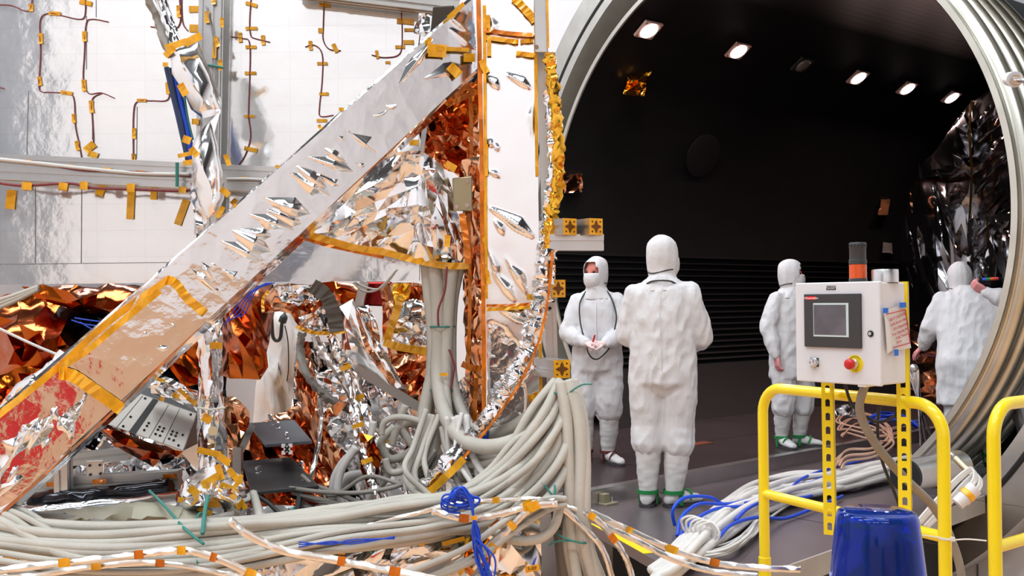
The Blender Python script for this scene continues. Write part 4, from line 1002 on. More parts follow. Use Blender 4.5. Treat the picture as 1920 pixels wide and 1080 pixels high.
mb = MB(); mb.hexa([P(806, 70, 3.0), P(850, 40, 3.0), P(850, 40, 3.1), P(806, 70, 3.1), P(812, 12, 3.0), P(852, 10, 3.0), P(852, 10, 3.1), P(812, 12, 3.1)])
tag(mb.build('corner_bracket', mat('bracket_dark', srgb(70, 60, 52), .4, .6), bevel=.004), 'dark corner bracket where the top rail meets the tall foil mast', 'bracket')
tag(foil('foil_scrap', [(786, 25), (806, 25), (806, 60), (795, 70), (776, 62)], 3.05, 'silver', None, 8, .012, 31), 'small crumpled silver foil scrap beside the dark corner bracket', 'foil')
# ---- slanted foil strut at upper left
DS = 2.98
fs_ = thing('slanted_strut', 'short slanted strut in crumpled silver foil in front of the upright post', 'foil wrapped strut', P(385, 430, DS))
foil('upper_wrap', [(311, 92), (340, 80), (372, 77), (392, 128), (416, 196), (413, 214), (380, 222), (358, 205), (342, 168), (322, 138)], DS, 'silver_flat', fs_, 22, .003, 21, bulge=.05, fold=60, stretch=1.6, thick=.05, lowf=.03)
foil('lower_wrap', [(414, 206), (402, 250), (419, 330), (421, 372), (408, 402), (388, 412), (374, 380), (362, 330), (359, 288), (374, 246)], DS - .02, 'silver_flat', fs_, 22, .003, 22, bulge=.05, fold=80, stretch=2, thick=.05, lowf=.03)
foil('dark_wrap', [(357, 340), (374, 385), (390, 410), (380, 445), (368, 450), (360, 380)], DS + .02, 'silver', fs_, 11, .012, 23, thick=.03)
for t in [(330, 84, 42, 13, -18), (362, 74, 34, 15, -28), (318, 97, 24, 12, -42), (310, 121, 10, 8, 0), (343, 168, 24, 14, 62), (350, 262, 16, 14, 20), (364, 285, 20, 12, 50), (352, 305, 18, 10, -10), (422, 360, 20, 12, 40), (413, 398, 24, 10, -65), (426, 300, 22, 9, 70), (346, 290, 26, 8, -12)]: tapepiece(fs_, *t, DS - .06, 'tape')
foil_tube('grey_sleeve', [P(276, -8, DS + .05), P(296, 40, DS + .05), P(318, 104, DS)], .011, 'grey_cable_dark', fs_, 8, .25, 3)
foil_tube('silver_sleeve', [P(294, -8, DS + .03), P(312, 40, DS + .03), P(328, 88, DS)], .010, 'silver', fs_, 8, .12, 4)
foil_tube('silver_sleeve', [P(306, -8, DS + .03), P(325, 50, DS + .03), P(336, 84, DS)], .008, 'silver', fs_, 8, .12, 5)
for i, (q, r, mt) in enumerate([([(327, 128), (340, 190), (353, 245), (358, 300)], .009, 'blue_cable'), ([(318, 128), (330, 190), (341, 230), (352, 300)], .008, 'navy'), ([(312, 126), (322, 170), (333, 215), (350, 290)], .008, 'navy')]):
    if mt == 'navy' and 'navy' not in M: M['navy'] = mat('navy_cable', srgb(48, 66, 104), .6, var=.2, vscale=40)
    cable('cable', pxs(q, DS + .05), r, mt, ['bright blue cable running down behind the slanted foil strut', 'thick navy cable beside the bright blue one, inner of two', 'thick navy cable beside the bright blue one, outer of two'][i], 'cable')
cable('cable', pxs([(346, 180), (352, 220), (362, 262)], DS + .04), .003, 'teal', 'thin teal cord beside the bright blue cable', 'cord')
# ---- long diagonal strut
def DD(x, y): return 2.35 + .42 * x / 890
WR = [(615, 242, 652, 270, 12, .010), (650, 244, 702, 285, 15, .014), (557, 289, 660, 322, 17, .016), (527, 317, 617, 367, 20, .018), (475, 366, 582, 402, 20, .018), (447, 397, 552, 432, 20, .018), (603, 330, 640, 352, 14, .012),
      (505, 395, 576, 424, 14, .012), (420, 424, 507, 472, 20, .018), (398, 446, 497, 492, 20, .02), (400, 496, 457, 532, 16, .016), (347, 494, 392, 542, 13, .016), (364, 474, 399, 522, 12, .014), (742, 168, 803, 88, 12, .010), (628, 226, 712, 216, 8, .006),
      (655, 300, 690, 318, 10, .010), (440, 380, 470, 392, 8, .006), (560, 345, 590, 372, 10, .01), (830, 20, 880, 60, 10, .008), (850, 60, 890, 90, 9, .008),
      (175, 652, 345, 606, 16, .014), (150, 690, 300, 655, 14, .006), (290, 560, 330, 620, 14, .014), (250, 590, 280, 640, 12, .012), (335, 560, 372, 590, 10, .012), (320, 640, 250, 740, 12, .008),
      (70, 850, 180, 730, 22, .02), (30, 880, 110, 760, 20, .018), (125, 840, 160, 740, 16, .016), (-10, 900, 60, 800, 18, .014), (150, 790, 200, 745, 12, .01), (40, 940, 120, 900, 12, .008), (0, 930, 50, 890, 12, .01), (455, 430, 520, 445, 12, .01), (540, 300, 600, 345, 10, .01), (585, 262, 640, 300, 10, .009), (380, 520, 420, 560, 12, .012), (300, 600, 360, 622, 12, .012), (230, 640, 330, 660, 12, .012), (210, 700, 290, 690, 14, .012), (265, 560, 300, 600, 10, .012), (90, 760, 150, 840, 16, .016), (190, 735, 225, 770, 10, .012), (700, 190, 760, 210, 8, .005), (690, 230, 740, 200, 8, .006), (790, 150, 860, 130, 10, .007)]
WR2 = []
for (x0, y0, x1, y1, w, h) in WR:
    x0, y0, x1, y1 = x0 - .22 * (x1 - x0), y0 - .22 * (y1 - y0), x1 + .22 * (x1 - x0), y1 + .22 * (y1 - y0); WR2.append((x0, y0, x1, y1, w * 1.0, h * 1.55) if x1 > x0 else (x1, y1, x0, y0, w * 1.0, h * 1.55))
ds = thing('diagonal_strut', 'long diagonal strut wrapped in wrinkled silver foil with amber tape bands', 'foil wrapped strut', P(-30, 980, 2.35))
o, mb = wrinkled('foil_wrap', (-34, 803), (886, -2), (896, 128), (-34, 994), DD, 440, 84, WR2, 'silver_flat', ds, .12, .0009, 7, 3, ([(-34, 800), (110, 690), (250, 575), (320, 520), (392, 598), (220, 768), (-34, 990)], .042, 7.0))
mb.build('strut_core', 'silver', ds)
cres = lambda *a, **k: px_strip(*a, **k)
px_strip('edge_tape', [(-30, 800), (110, 688), (200, 606), (318, 522)], 13, DD, 'tape', ds, -.014)
px_strip('edge_tape', [(318, 522), (420, 420), (520, 330), (640, 224)], 4, DD, 'tape', ds, -.004)
px_strip('edge_foil', [(-30, 795), (200, 597), (520, 318), (885, -4)], 7, DD, 'silver', ds, .02)
px_strip('lower_edge', [(-30, 993), (220, 765), (390, 598), (600, 402), (760, 258), (893, 134)], 5, DD, 'copper', ds, -.006)
px_strip('tape_band', [(312, 524), (330, 532), (352, 560), (385, 588)], 17, DD, 'tape', ds, -.02)
px_strip('tape_band', [(110, 700), (135, 704), (175, 730), (228, 768)], 24, DD, 'tape', ds, -.024)
px_strip('tape_band', [(112, 690), (160, 660), (220, 610), (300, 545)], 12, DD, 'tape', ds, -.018)
for t in [(820, 95, 34, 24, 3), (850, 92, 60, 8, 3), (805, 85, 30, 7, 92), (852, 132, 26, 18, 45), (880, 108, 22, 16, 0), (640, 205, 9, 7, 0), (600, 238, 9, 6, 60), (855, 20, 40, 8, -42), (520, 312, 8, 5, 0), (440, 385, 8, 6, 45)]: tapepiece(ds, *t, lambda x, y: DD(x, y) - .012)
# ---- tall foil mast
DC = 2.70
WC = [(907, 142, 938, 168, 8, .008), (945, 137, 998, 168, 8, .008), (915, 388, 1003, 446, 12, .014), (922, 507, 966, 564, 10, .008), (937, 580, 994, 604, 12, .012), (946, 480, 988, 550, 9, .006), (908, 262, 925, 275, 7, .006), (925, 265, 935, 285, 6, .004),
      (912, 320, 940, 332, 6, .004), (955, 500, 985, 530, 8, .006), (925, 410, 945, 440, 8, .006), (915, 465, 935, 520, 8, .006), (1000, 190, 998, 260, 8, .006), (960, 730, 1000, 690, 10, .01), (920, 30, 930, 60, 8, .005), (915, 600, 930, 640, 8, .01)]
col = thing('foil_mast', 'tall upright mast wrapped in smooth silver foil with amber tape edges', 'foil wrapped mast', P(960, 890, DC))
WC = [(a, b, c, d, w * .7, h) if c > a else (c, d, a, b, w * .7, h) for a, b, c, d, w, h in WC]
o, mb = wrinkled('foil_wrap', (904, -12), (915, 890), (1018, 890), (1003, -12), lambda x, y: DC, 250, 40, WC, 'silver_flat', col, .14, .0009, 7, 8, ([(914, 600), (950, 615), (975, 650), (985, 720), (985, 800), (950, 880), (914, 880)], .045, 16))
mb.build('mast_core', 'silver', col)
DT = lambda x, y: DC
px_strip('edge_tape', [(897, -8), (900, 150), (903, 300), (905, 480), (907, 650), (908, 880)], 8.5, DT, 'tape_dark', col, -.012)
px_strip('edge_tape', [(908, 10), (909, 150), (911, 420), (912, 560)], 6, DT, 'tape', col, -.012)
px_strip('edge_tape', [(1004, 5), (1005, 170), (1007, 330)], 6, DT, 'tape', col, -.01)
px_strip('edge_tape', [(1012, 585), (1014, 700), (1014, 750)], 6, DT, 'tape', col, -.01)
px_strip('tape_band', [(908, 55), (950, 62), (1004, 66)], 8, DT, 'tape_dark', col, -.012)
px_strip('tape_band', [(908, 70), (960, 77), (972, 78)], 9, DT, 'tape', col, -.012)
px_strip('tape_band', [(976, 78), (1000, 76)], 8, DT, 'tape', col, -.012)
px_strip('tape_band', [(968, 100), (1004, 104)], 9, DT, 'tape', col, -.012)
px_strip('tape_band', [(964, -4), (985, 18), (1003, 40)], 15, DT, 'tape', col, -.012)
px_strip('tape_band', [(912, 573), (960, 572), (1004, 569)], 5, DT, 'tape_dark', col, -.012)
px_strip('tape_band', [(912, 580), (960, 578), (1002, 575)], 7, DT, 'tape', col, -.013)
px_strip('tape_band', [(990, 748), (1006, 742), (1014, 738)], 12, DT, 'tape', col, -.013)
px_strip('tape_band', [(1000, 750), (998, 775), (996, 800)], 12, DT, 'tape_dark', col, -.013)
lab = tapepiece(col, 1001, 557, 27, 11, 0, DC - .01)
text('L-08', P(1001, 557, DC - .0165), rt, up, .011, 'black_print', col)
for t in [(914, 45, 34, 10, 90), (917, 90, 30, 8, 90), (907, 125, 26, 12, 60), (912, 300, 60, 6, 90), (908, 470, 50, 7, 90), (915, 520, 26, 8, 80)]: tapepiece(col, *t, DC - .006)
foil('side_foil', [(866, 300), (900, 290), (905, 500), (907, 700), (905, 885), (890, 885), (872, 700), (868, 500)], 2.86, 'copper', col, 12, .012, 33, fold=85, stretch=2.2, thick=.03)
px_strip('side_tape', [(874, 330), (879, 420), (881, 560), (877, 690)], 7, 2.86, 'tape_dark', col, -.03)
px_strip('side_tape', [(866, 682), (885, 690), (906, 692)], 12, 2.86, 'tape_dark', col, -.03)
px_strip('side_tape', [(893, 700), (890, 780), (888, 880)], 8, 2.86, 'tape_dark', col, -.03)
px_strip('side_tape', [(905, 130), (870, 150), (840, 165)], 14, 2.9, 'tape_dark', col, -.03)
# ---- copper lined gusset between strut and column, bracket plate
gs = tag(foil('gusset_foil', [(790, 215), (800, 185), (850, 145), (896, 122), (898, 330), (872, 335), (800, 300), (786, 250)], 2.98, 'copper', None, 11, .02, 41, fold=60, stretch=1.6, thick=.03), 'dark coppery crinkled foil in the corner between strut and column', 'foil blanket')
M['amber_dk'] = mat('amber_foil_deep', (.5, .12, .015), .15, 1, .0015, 18, vor=.002, vorscale=14)
foil('amber_lining', [(845, 175), (896, 135), (897, 215), (880, 250), (850, 210)], 2.94, 'amber_dk', gs, 11, .012, 42, thick=.01)
px_strip('tape_band', [(800, 215), (840, 196), (892, 172)], 11, 2.93, 'tape_dark', gs, -.03)
px_strip('tape_band', [(880, 150), (884, 240), (882, 330)], 7, 2.93, 'tape_dark', gs, -.03)
extrusion('brace_bar', P(802, 195, 2.93), P(790, 292, 2.93), .014, .014, 'thin grey brace bar beside the coppery corner foil', slots=False, material='alu', cat='bar')
mb = MB(); mb.hexa([P(850, 396, 2.80), P(886, 396, 2.80), P(886, 396, 2.82), P(850, 394, 2.82), P(848, 334, 2.80), P(885, 330, 2.80), P(885, 330, 2.82), P(848, 334, 2.82)])
bpz = tag(mb.build('mounting_plate', mat('plate_tan', srgb(172, 160, 128), .35, .8), bevel=.003), 'small tan metal mounting plate fixed left of the foil mast', 'plate')
for x, y in ((876, 340), (876, 385), (856, 388)): MB().cyl(P(x, y, 2.795), P(x, y, 2.803), .006, n=10).build('bolt', 'steel', bpz, auto=40)
# ---- tent of silver foil with gold hem
cn = thing('foil_tent', 'tent-shaped crumpled silver foil cover with a gold taped hem', 'foil cover', P(740, 500, 2.9))
foil('left_face', [(792, 284), (740, 288), (690, 312), (640, 352), (598, 405), (556, 432), (620, 455), (700, 470), (760, 483), (785, 400)], lambda x, y: 2.80 + .0006 * abs(x - 790), 'silver', cn, 20, .005, 51, bulge=.05, fan=(792, 270, .09, 8), thick=.03, lowf=.04, lows=30, fold=152, stretch=2.6, crease=30)
foil('right_face', [(792, 284), (826, 308), (845, 345), (852, 390), (874, 440), (878, 497), (830, 497), (760, 484), (784, 400)], lambda x, y: 2.78 + .0009 * abs(x - 790), 'silver', cn, 18, .005, 52, bulge=.04, fan=(792, 270, .09, 9), thick=.03, lowf=.04, lows=30, fold=72, stretch=2.6, crease=30)
px_strip('hem_tape', [(548, 430), (600, 446), (660, 463), (720, 473), (780, 488), (836, 498), (882, 498)], 13, 2.82, 'tape', cn, -.03)
px_strip('hem_tape', [(548, 438), (600, 456), (660, 470), (720, 482)], 7, 2.84, 'tape_dark', cn, -.02)
px_strip('side_tape', [(866, 400), (874, 450), (878, 495)], 12, 2.8, 'tape_dark', cn, -.03)
tapepiece(cn, 839, 452, 22, 11, 95, 2.74); tapepiece(cn, 595, 410, 26, 16, -45, 2.84); tapepiece(cn, 845, 312, 22, 14, 30, 2.78)
px_strip('ridge_tape', [(640, 352), (690, 313), (742, 290), (790, 286)], 6, 2.8, 'silver', cn, -.02)
# ---- aluminium post and brackets right of the column
po, ax_ = extrusion('side_post', P(1013, -20, 2.84), P(1038, 770, 2.84), .032, .04, 'grey aluminium post standing right of the foil mast')
mb = MB(); mb.hexa([P(1003, 98, 2.68), P(1028, 98, 2.68), P(1030, 98, 2.78), P(1005, 98, 2.78), P(1001, -20, 2.68), P(1026, -20, 2.68), P(1028, -20, 2.78), P(1003, -20, 2.78)])
bx = tag(mb.build('bracket_bar', 'alu', bevel=.002), 'short pale aluminium bar fixed over the top of the side post', 'bar')
px_strip('edge_tape', [(1026, -5), (1028, 90)], 4, 2.67, 'tape', bx, -.004)
MB().cyl(P(1006, 88, 2.675), P(1006, 88, 2.69), .006, n=10).build('bolt', 'steel', bx)
def stub(cx, cy, w, D, L, label, group=None, cdir=(-.55, .83, 0)):
    p = P(cx, cy, D); s = w * D / FPX; d = V(cdir).normalized()
    o, ax = extrusion('beam_stub', p, p + d * L, s, s, label, group)
    end_cap(o, p, (ax[0], ax[1], d), s); return o
stub(1068, 425, 31, 2.62, .3, 'short beam stub with amber end cap, left one of the pair on the bracket arm')
stub(1117, 425, 31, 2.62, .3, 'short beam stub with amber end cap, right one of the pair on the bracket arm')
arm, ax_ = extrusion('mounting_beam', P(1030, 455, 2.66), P(1131, 455, 2.66), .04, .043, 'horizontal aluminium bracket arm carrying the paired stubs', material='alu', upv=(0, 0, 1))
stub(1046, 541, 33, 2.64, .14, 'short beam stub with amber end cap beside the facing person shoulder')
stub(1053, 692, 34, 2.6, .13, 'short beam stub with amber end cap above the hanging cable bundle', cdir=(-.4, .9, 0))
stub(1061, 868, 32, 2.52, .18, 'short beam stub with amber end cap buried low in the cable bundle', cdir=(-.7, .7, 0))
mb = MB(); mb.hexa([P(1020, 585, 2.68), P(1034, 585, 2.68), P(1034, 585, 2.69), P(1020, 585, 2.69), P(1026, 558, 2.68), P(1046, 558, 2.68), P(1046, 558, 2.69), P(1026, 558, 2.69)])
g = tag(mb.build('slotted_plate', 'alu_dull'), 'small slotted grey plate under the stub beside the side post', 'plate')
MB().cyl(P(1037, 564, 2.678), P(1037, 564, 2.684), .005, n=8).build('hole', 'gap_black', g); MB().cyl(P(1031, 578, 2.678), P(1031, 578, 2.684), .005, n=8).build('hole', 'gap_black', g)
# ---- wrapped harness that swings past the post
hs = thing('wrapped_harness', 'thick harness in gold and silver foil curving down past the side post', 'wrapped harness', P(1040, 420, 2.6))
q = pxs([(1030, 100), (1038, 170), (1046, 250), (1047, 330), (1036, 400), (1030, 460), (1026, 520)], 2.66)
foil_tube('gold_sleeve', q, .0155, 'gold', hs, 9, .2, 61, 12)
foil_tube('silver_sleeve', [p - rt * .016 + fw * .01 for p in q[1:]], .012, 'silver', hs, 9, .25, 62, 12)
foil_tube('lower_sleeve', pxs([(1028, 470), (1020, 530), (1012, 575), (996, 640), (970, 700), (936, 755), (890, 815), (830, 880), (762, 945)], 2.6), .021, 'silver', hs, 10, .2, 63, 14)
px_strip('edge_tape', [(1036, 470), (1030, 540), (1016, 620), (990, 690), (950, 755), (905, 815), (850, 880), (785, 948)], 5, 2.58, 'tape_dark', hs, -.012)
px_strip('edge_tape', [(790, 935), (830, 900), (870, 860)], 14, 2.58, 'tape', hs, -.02)
# ================================================================ blankets, boxes and harnesses under the panel
def fb(label, outline, D, material, step, amp, seed, name='foil_blanket', cat='foil blanket', group=None, **k):
    return tag(foil(name, outline, D, material, None, step, amp, seed, **k), label, cat, group)
a1 = fb('large orange foil blanket hanging at far left below the panel', [(-40, 570), (10, 552), (60, 545), (135, 560), (180, 600), (175, 640), (205, 668), (150, 700), (110, 740), (60, 780), (-40, 840)], 3.5, 'amber', 22, .02, 71, bulge=.18, thick=.05, lowf=.12, lows=70)
fb('orange foil blanket folded along the underside of the panel at left', [(40, 537), (140, 534), (330, 532), (310, 580), (262, 625), (225, 620), (190, 598), (120, 575), (70, 560)], 3.38, 'amber', 20, .018, 72, bulge=.10, thick=.05, fold=20, stretch=1.8, lowf=.1, lows=60)
fb('black sheet standing in for shade in the hollow below the orange blanket', [(110, 575), (190, 592), (240, 625), (215, 690), (150, 720), (60, 740), (70, 640)], 3.42, 'dark_foil', 18, .02, 73, thick=.04, lowf=.06)  # dark sheet put in where the hollow is only shaded
fb('orange foil glimpsed at far left below the black hollow', [(-40, 720), (30, 690), (85, 690), (110, 720), (60, 790), (-40, 850)], 3.3, 'amber', 18, .02, 74, bulge=.06, lowf=.06)
fb('ruffled strip of silver foil along the upper edge of the diagonal strut', [(-10, 770), (30, 720), (80, 690), (112, 655), (135, 668), (120, 700), (60, 745), (0, 800)], 2.62, 'silver', 11, .016, 75, fold=-40, stretch=1.6, bulge=.03)
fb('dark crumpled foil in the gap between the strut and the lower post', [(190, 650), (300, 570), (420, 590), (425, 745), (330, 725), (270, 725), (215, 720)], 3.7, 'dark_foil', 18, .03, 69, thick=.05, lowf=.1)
fb('coppery foil strip seen behind the lower post', [(330, 610), (372, 600), (374, 720), (345, 726), (318, 690)], 3.5, 'amber', 16, .02, 68, fold=60, stretch=2)
cable('cord', pxs([(-10, 612), (60, 645), (108, 665), (128, 668)], 2.75), .004, 'white_cable', 'thin white cord stretched towards the diagonal strut', 'cord')
for i in range(3): cable('cable', pxs([(-10, 566 + 7 * i), (30, 553 + 5 * i), (72, 538 + 2 * i)], 3.1), .008, 'grey_cable', 'grey cable at the far left edge just below the panel', 'cable', 'grey cables at the left edge')
for i, (q) in enumerate([[(134, 600), (160, 608), (197, 612)], [(140, 596), (165, 600), (196, 604)], [(150, 604), (175, 618), (197, 622)]]): cable('blue_wire', pxs(q, 3.25), .0022, 'blue_cable', 'blue wire in the dark hollow under the orange foil', 'wire', 'blue wires in the hollow')
for i in range(4): cable('blue_wire', pxs([(422 + 7 * i, 608 - 5 * i), (440 + 6 * i, 580 + 3 * i), (466 + 5 * i, 550 - 2 * i), (500 + 5 * i, 530)], 3.02), .0018, 'blue_cable', 'blue wire over the orange foil right of the diagonal strut', 'wire', 'blue wires on the orange foil')
fb('orange foil blanket hanging in folds beside the white drape', [(416, 575), (440, 550), (475, 536), (512, 533), (520, 570), (508, 620), (500, 660), (503, 688), (488, 712), (455, 710), (412, 702)], 3.22, 'amber', 20, .012, 76, fold=65, stretch=2.2, bulge=.12, lowf=.16, lows=45, thick=.04)
fb('amber foil scrap under the panel above the pale sheets', [(600, 530), (706, 530), (690, 565), (668, 582), (635, 575), (615, 560)], 3.35, 'amber', 18, .015, 77, bulge=.05)
mb = MB(); mb.hexa([P(680, 573, 3.3), P(732, 575, 3.3), P(734, 575, 3.4), P(684, 573, 3.4), P(684, 528, 3.3), P(735, 528, 3.3), P(737, 528, 3.4), P(688, 528, 3.4)])
tag(mb.build('instrument_box', 'redfoil', bevel=.006), 'dark crimson box tucked under the right end of the panel', 'box')
extrusion('support_bracket', P(684, 528, 3.22), P(672, 578, 3.22), .028, .028, 'pale grey bracket dropping from the panel beside the crimson box', slots=False, material='alu', cat='bracket')
for i, q in enumerate([[(662, 530), (680, 545), (700, 546), (718, 535), (745, 505)], [(664, 528), (690, 540), (715, 540), (740, 512)]]): cable('cable', pxs(q, 3.12), .0035, 'white_cable', ['thin white cable looping under the right end of the panel, outer loop', 'thin white cable looping under the right end of the panel, inner loop'][i], 'cable')
cr = fb('crinkled silver and copper foil cap below the middle of the panel', [(495, 560), (503, 545), (520, 533), (590, 532), (618, 560), (640, 596), (646, 620), (600, 626), (562, 614), (545, 588), (525, 584), (497, 588)], 3.08, 'copper', 11, .016, 78, fan=(610, 590, .05, 8), bulge=.06)
foil('silver_folds', [(560, 596), (590, 585), (622, 560), (640, 596), (645, 619), (602, 624), (570, 612)], 3.0, 'silver', cr, 9, .010, 79, fan=(612, 604, .06, 10), thick=.01)
foil('silver_folds', [(515, 540), (560, 534), (592, 536), (604, 560), (570, 575), (530, 566)], 3.02, 'silver', cr, 9, .014, 80, thick=.01)
px_strip('hem_tape', [(556, 612), (580, 622), (610, 625), (648, 621)], 7, 3.0, 'tape', cr, -.03)
px_strip('hem_tape', [(494, 586), (493, 562), (504, 545)], 6, 3.04, 'tape', cr, -.03)
px_strip('grey_flap', [(585, 535), (612, 556), (626, 590), (632, 622)], 28, 2.99, mat('grey_felt', srgb(104, 98, 92), .7, 0, .003, 40, var=.2), cr, -.02, .02)
# white garment further back with its black cord
dr = thing('white_garment', 'tall white fabric drape with a black cord loop behind the satellite hardware', 'fabric drape', P(515, 1390, 5.0))  # garment of a bending figure, built as cloth hanging to the floor
foil('cloth', [(493, 590), (520, 583), (544, 579), (547, 610), (560, 622), (558, 700), (548, 790), (564, 1390), (458, 1390), (474, 790), (480, 720), (500, 655), (504, 612)], 5.0, 'garment', dr, 12, .004, 81, fold=88, stretch=3, bulge=.16, thick=.18, smooth=True, lowf=.12, lows=14, ragged=.1)
MB().tube(spline(pxs([(509, 585), (510, 612), (512, 632), (519, 639), (526, 632), (529, 605), (534, 590)], 4.78), 6), .009, 6).build('cord', 'black_cable', dr, True)
MB().tube(spline(pxs([(528, 606), (532, 596), (534, 586)], 4.76), 4), [.01, .02, .02, .02, .02, .018, .012, .006, .006][:9], 6).build('cord_knot', 'black_cable', dr, True)
MB().tube(spline(pxs([(534, 610), (540, 640), (541, 690), (538, 715)], 4.8), 5), .003, 5).build('thread', 'black_cable', dr, True)
# pale hanging sheets
fb('pale silver sheet hanging in long vertical folds right of the grey felt flap', [(636, 575), (662, 560), (672, 585), (684, 620), (705, 665), (735, 715), (733, 726), (700, 712), (655, 702), (640, 640)], 3.2, 'silver_flat', 20, .006, 82, fold=72, stretch=3.5, bulge=.05, lowf=.1, lows=26)
fb('narrow copper fold lying on the pale hanging sheet', [(672, 610), (690, 640), (716, 680), (742, 712), (736, 724), (708, 690), (684, 650)], 3.08, 'copper', 11, .012, 83, fold=55, stretch=2)
fb('silver fold hanging right of the pale sheet', [(668, 575), (690, 572), (708, 610), (712, 645), (740, 690), (760, 730), (744, 728), (712, 672), (690, 625)], 3.14, 'silver', 12, .012, 84, fold=60, stretch=2.5, lowf=.06)
gf_ = fb('coppery backing foil behind the amber edged frame', [(715, 530), (806, 530), (808, 700), (770, 735), (740, 690), (716, 640)], 3.3, 'copper', 14, .02, 85, fold=85, stretch=2, lowf=.08)
gi = fb('silver foil square edged with broad amber tape below the panel', [(752, 570), (776, 560), (803, 575), (805, 660), (765, 655), (727, 642), (736, 600)], 3.1, 'silver', 12, .016, 86, fan=(770, 640, .05, 7))
px_strip('edge_tape', [(750, 562), (738, 600), (724, 640)], 15, 3.06, 'tape', gi, -.02)
px_strip('edge_tape', [(720, 641), (750, 651), (806, 660)], 15, 3.06, 'tape', gi, -.03)
fb('amber and silver crumpled foil below the amber edged square', [(722, 662), (806, 668), (806, 745), (780, 760), (752, 735), (735, 700)], 3.2, 'copper', 12, .025, 87, fold=-50, stretch=2)
fb('gold foil corner hanging beside the amber edged square', [(738, 532), (768, 532), (765, 560), (752, 566), (745, 600), (735, 590)], 3.15, 'gold', 12, .015, 88)
# heap of foil at the back
fb('heap of crumpled silver foil behind the hanging cables', [(555, 640), (640, 640), (700, 705), (800, 740), (900, 700), (905, 900), (800, 970), (560, 960), (535, 820), (550, 730)], 3.55, 'silver', 15, .035, 89, fold=65, stretch=2.4, lowf=.16, lows=40, thick=.1)
fb('coppery crumpled foil low behind the black plates', [(430, 840), (470, 800), (560, 760), (600, 800), (640, 900), (620, 975), (430, 960)], 3.45, 'copper', 13, .03, 90, fold=50, stretch=2, lowf=.1, lows=40, thick=.1)
fb('crumpled silver foil behind the lower rails at left', [(-20, 850), (90, 800), (200, 790), (340, 850), (372, 880), (372, 970), (-20, 975)], 3.6, 'silver', 14, .03, 91, lowf=.12, lows=30, thick=.1)
fb('coppery foil flap right of the lower foil post', [(420, 745), (436, 742), (468, 772), (466, 800), (440, 845), (424, 838)], 2.9, 'copper', 12, .014, 92, fold=75, stretch=2)
fb('strip of copper and gold foil hanging left of the cable loops', [(556, 640), (578, 640), (590, 700), (600, 760), (640, 840), (650, 900), (610, 880), (575, 800), (556, 730)], 3.3, 'copper', 13, .025, 93, fold=75, stretch=2.5, lowf=.08, lows=20)
fb('silver ribbed foil column behind the dark straps', [(590, 700), (625, 690), (650, 740), (672, 830), (660, 860), (620, 820), (596, 770)], 3.22, 'silver', 11, .02, 94, fold=8, stretch=2.2)
fb('pointed amber foil scrap hanging above the lower cables', [(672, 810), (700, 818), (716, 860), (706, 905), (690, 915), (676, 880)], 2.75, 'amber', 13, .014, 95, fold=80, stretch=2)
gfm = mat('wrapped_strap', (.5, .45, .42), .25, .9, .002, 30)
for i, (nm, lb, q, r, mt) in enumerate([
    ('strap', 'dark grey strap curving down right of the white drape', [(566, 625, 3.05), (563, 660, 3.05), (575, 700, 3.0), (602, 735, 3.0), (640, 760, 3.0), (668, 775, 3.0)], .012, 'grey_cable_dark'),
    ('strap', 'dark foil strap hanging down in front of the silver folds', [(590, 626, 3.0), (603, 660, 2.98), (628, 690, 2.96), (655, 730, 2.95), (676, 790, 2.95)], .011, gfm),
    ('wrapped_cable', 'foil wrapped cable with amber bands slanting from the crinkled cap', [(622, 628, 2.98), (640, 672, 2.96), (660, 715, 2.95), (690, 790, 2.9), (700, 830, 2.85)], .014, 'silver'),
    ('wrapped_cable', 'long foil wrapped cable running down to the amber scrap', [(655, 700, 2.95), (665, 770, 2.85), (680, 840, 2.75), (700, 900, 2.68), (716, 968, 2.6)], .012, 'silver'),
    ('wrapped_cable', 'bronze foil wrapped cable bending behind the amber scrap', [(668, 700, 3.0), (676, 760, 2.95), (700, 815, 2.9), (745, 850, 2.85), (770, 880, 2.85)], .014, gfm),
    ('strap', 'thin dark strap hanging from the bronze loop to the black plate', [(600, 748, 2.92), (602, 790, 2.9), (592, 860, 2.85), (575, 920, 2.8)], .007, gfm)]):
    o = foil_tube(nm, [P(*a) for a in q], r, mt, None, 8, .18, 100 + i); tag(o, lb, 'strap' if nm == 'strap' else 'wrapped cable')
    if nm == 'wrapped_cable':
        for t in (.35, .6):
            k = t * (len(q) - 1); j = int(k); f = k - j; x, y, d = [q[j][m_] * (1 - f) + q[j + 1][m_] * f for m_ in range(3)]; tapepiece(o, x, y, 22, 9, -20, d - r - .004)
fb('small bronze foil loop hanging between the straps', [(610, 770), (636, 752), (650, 758), (640, 772), (622, 782), (612, 800), (604, 790)], 2.95, 'copper', 10, .012, 96)
extrusion('cross_bar', P(668, 690, 3.2), P(790, 765, 3.2), .03, .03, 'slim grey bar slanting behind the pale sheets', slots=False, cat='bar', material='alu_dull')
extrusion('cross_bar', P(750, 885, 2.85), P(830, 875, 2.95), .055, .055, 'short thick slotted bar end among the cable loops', cat='bar')
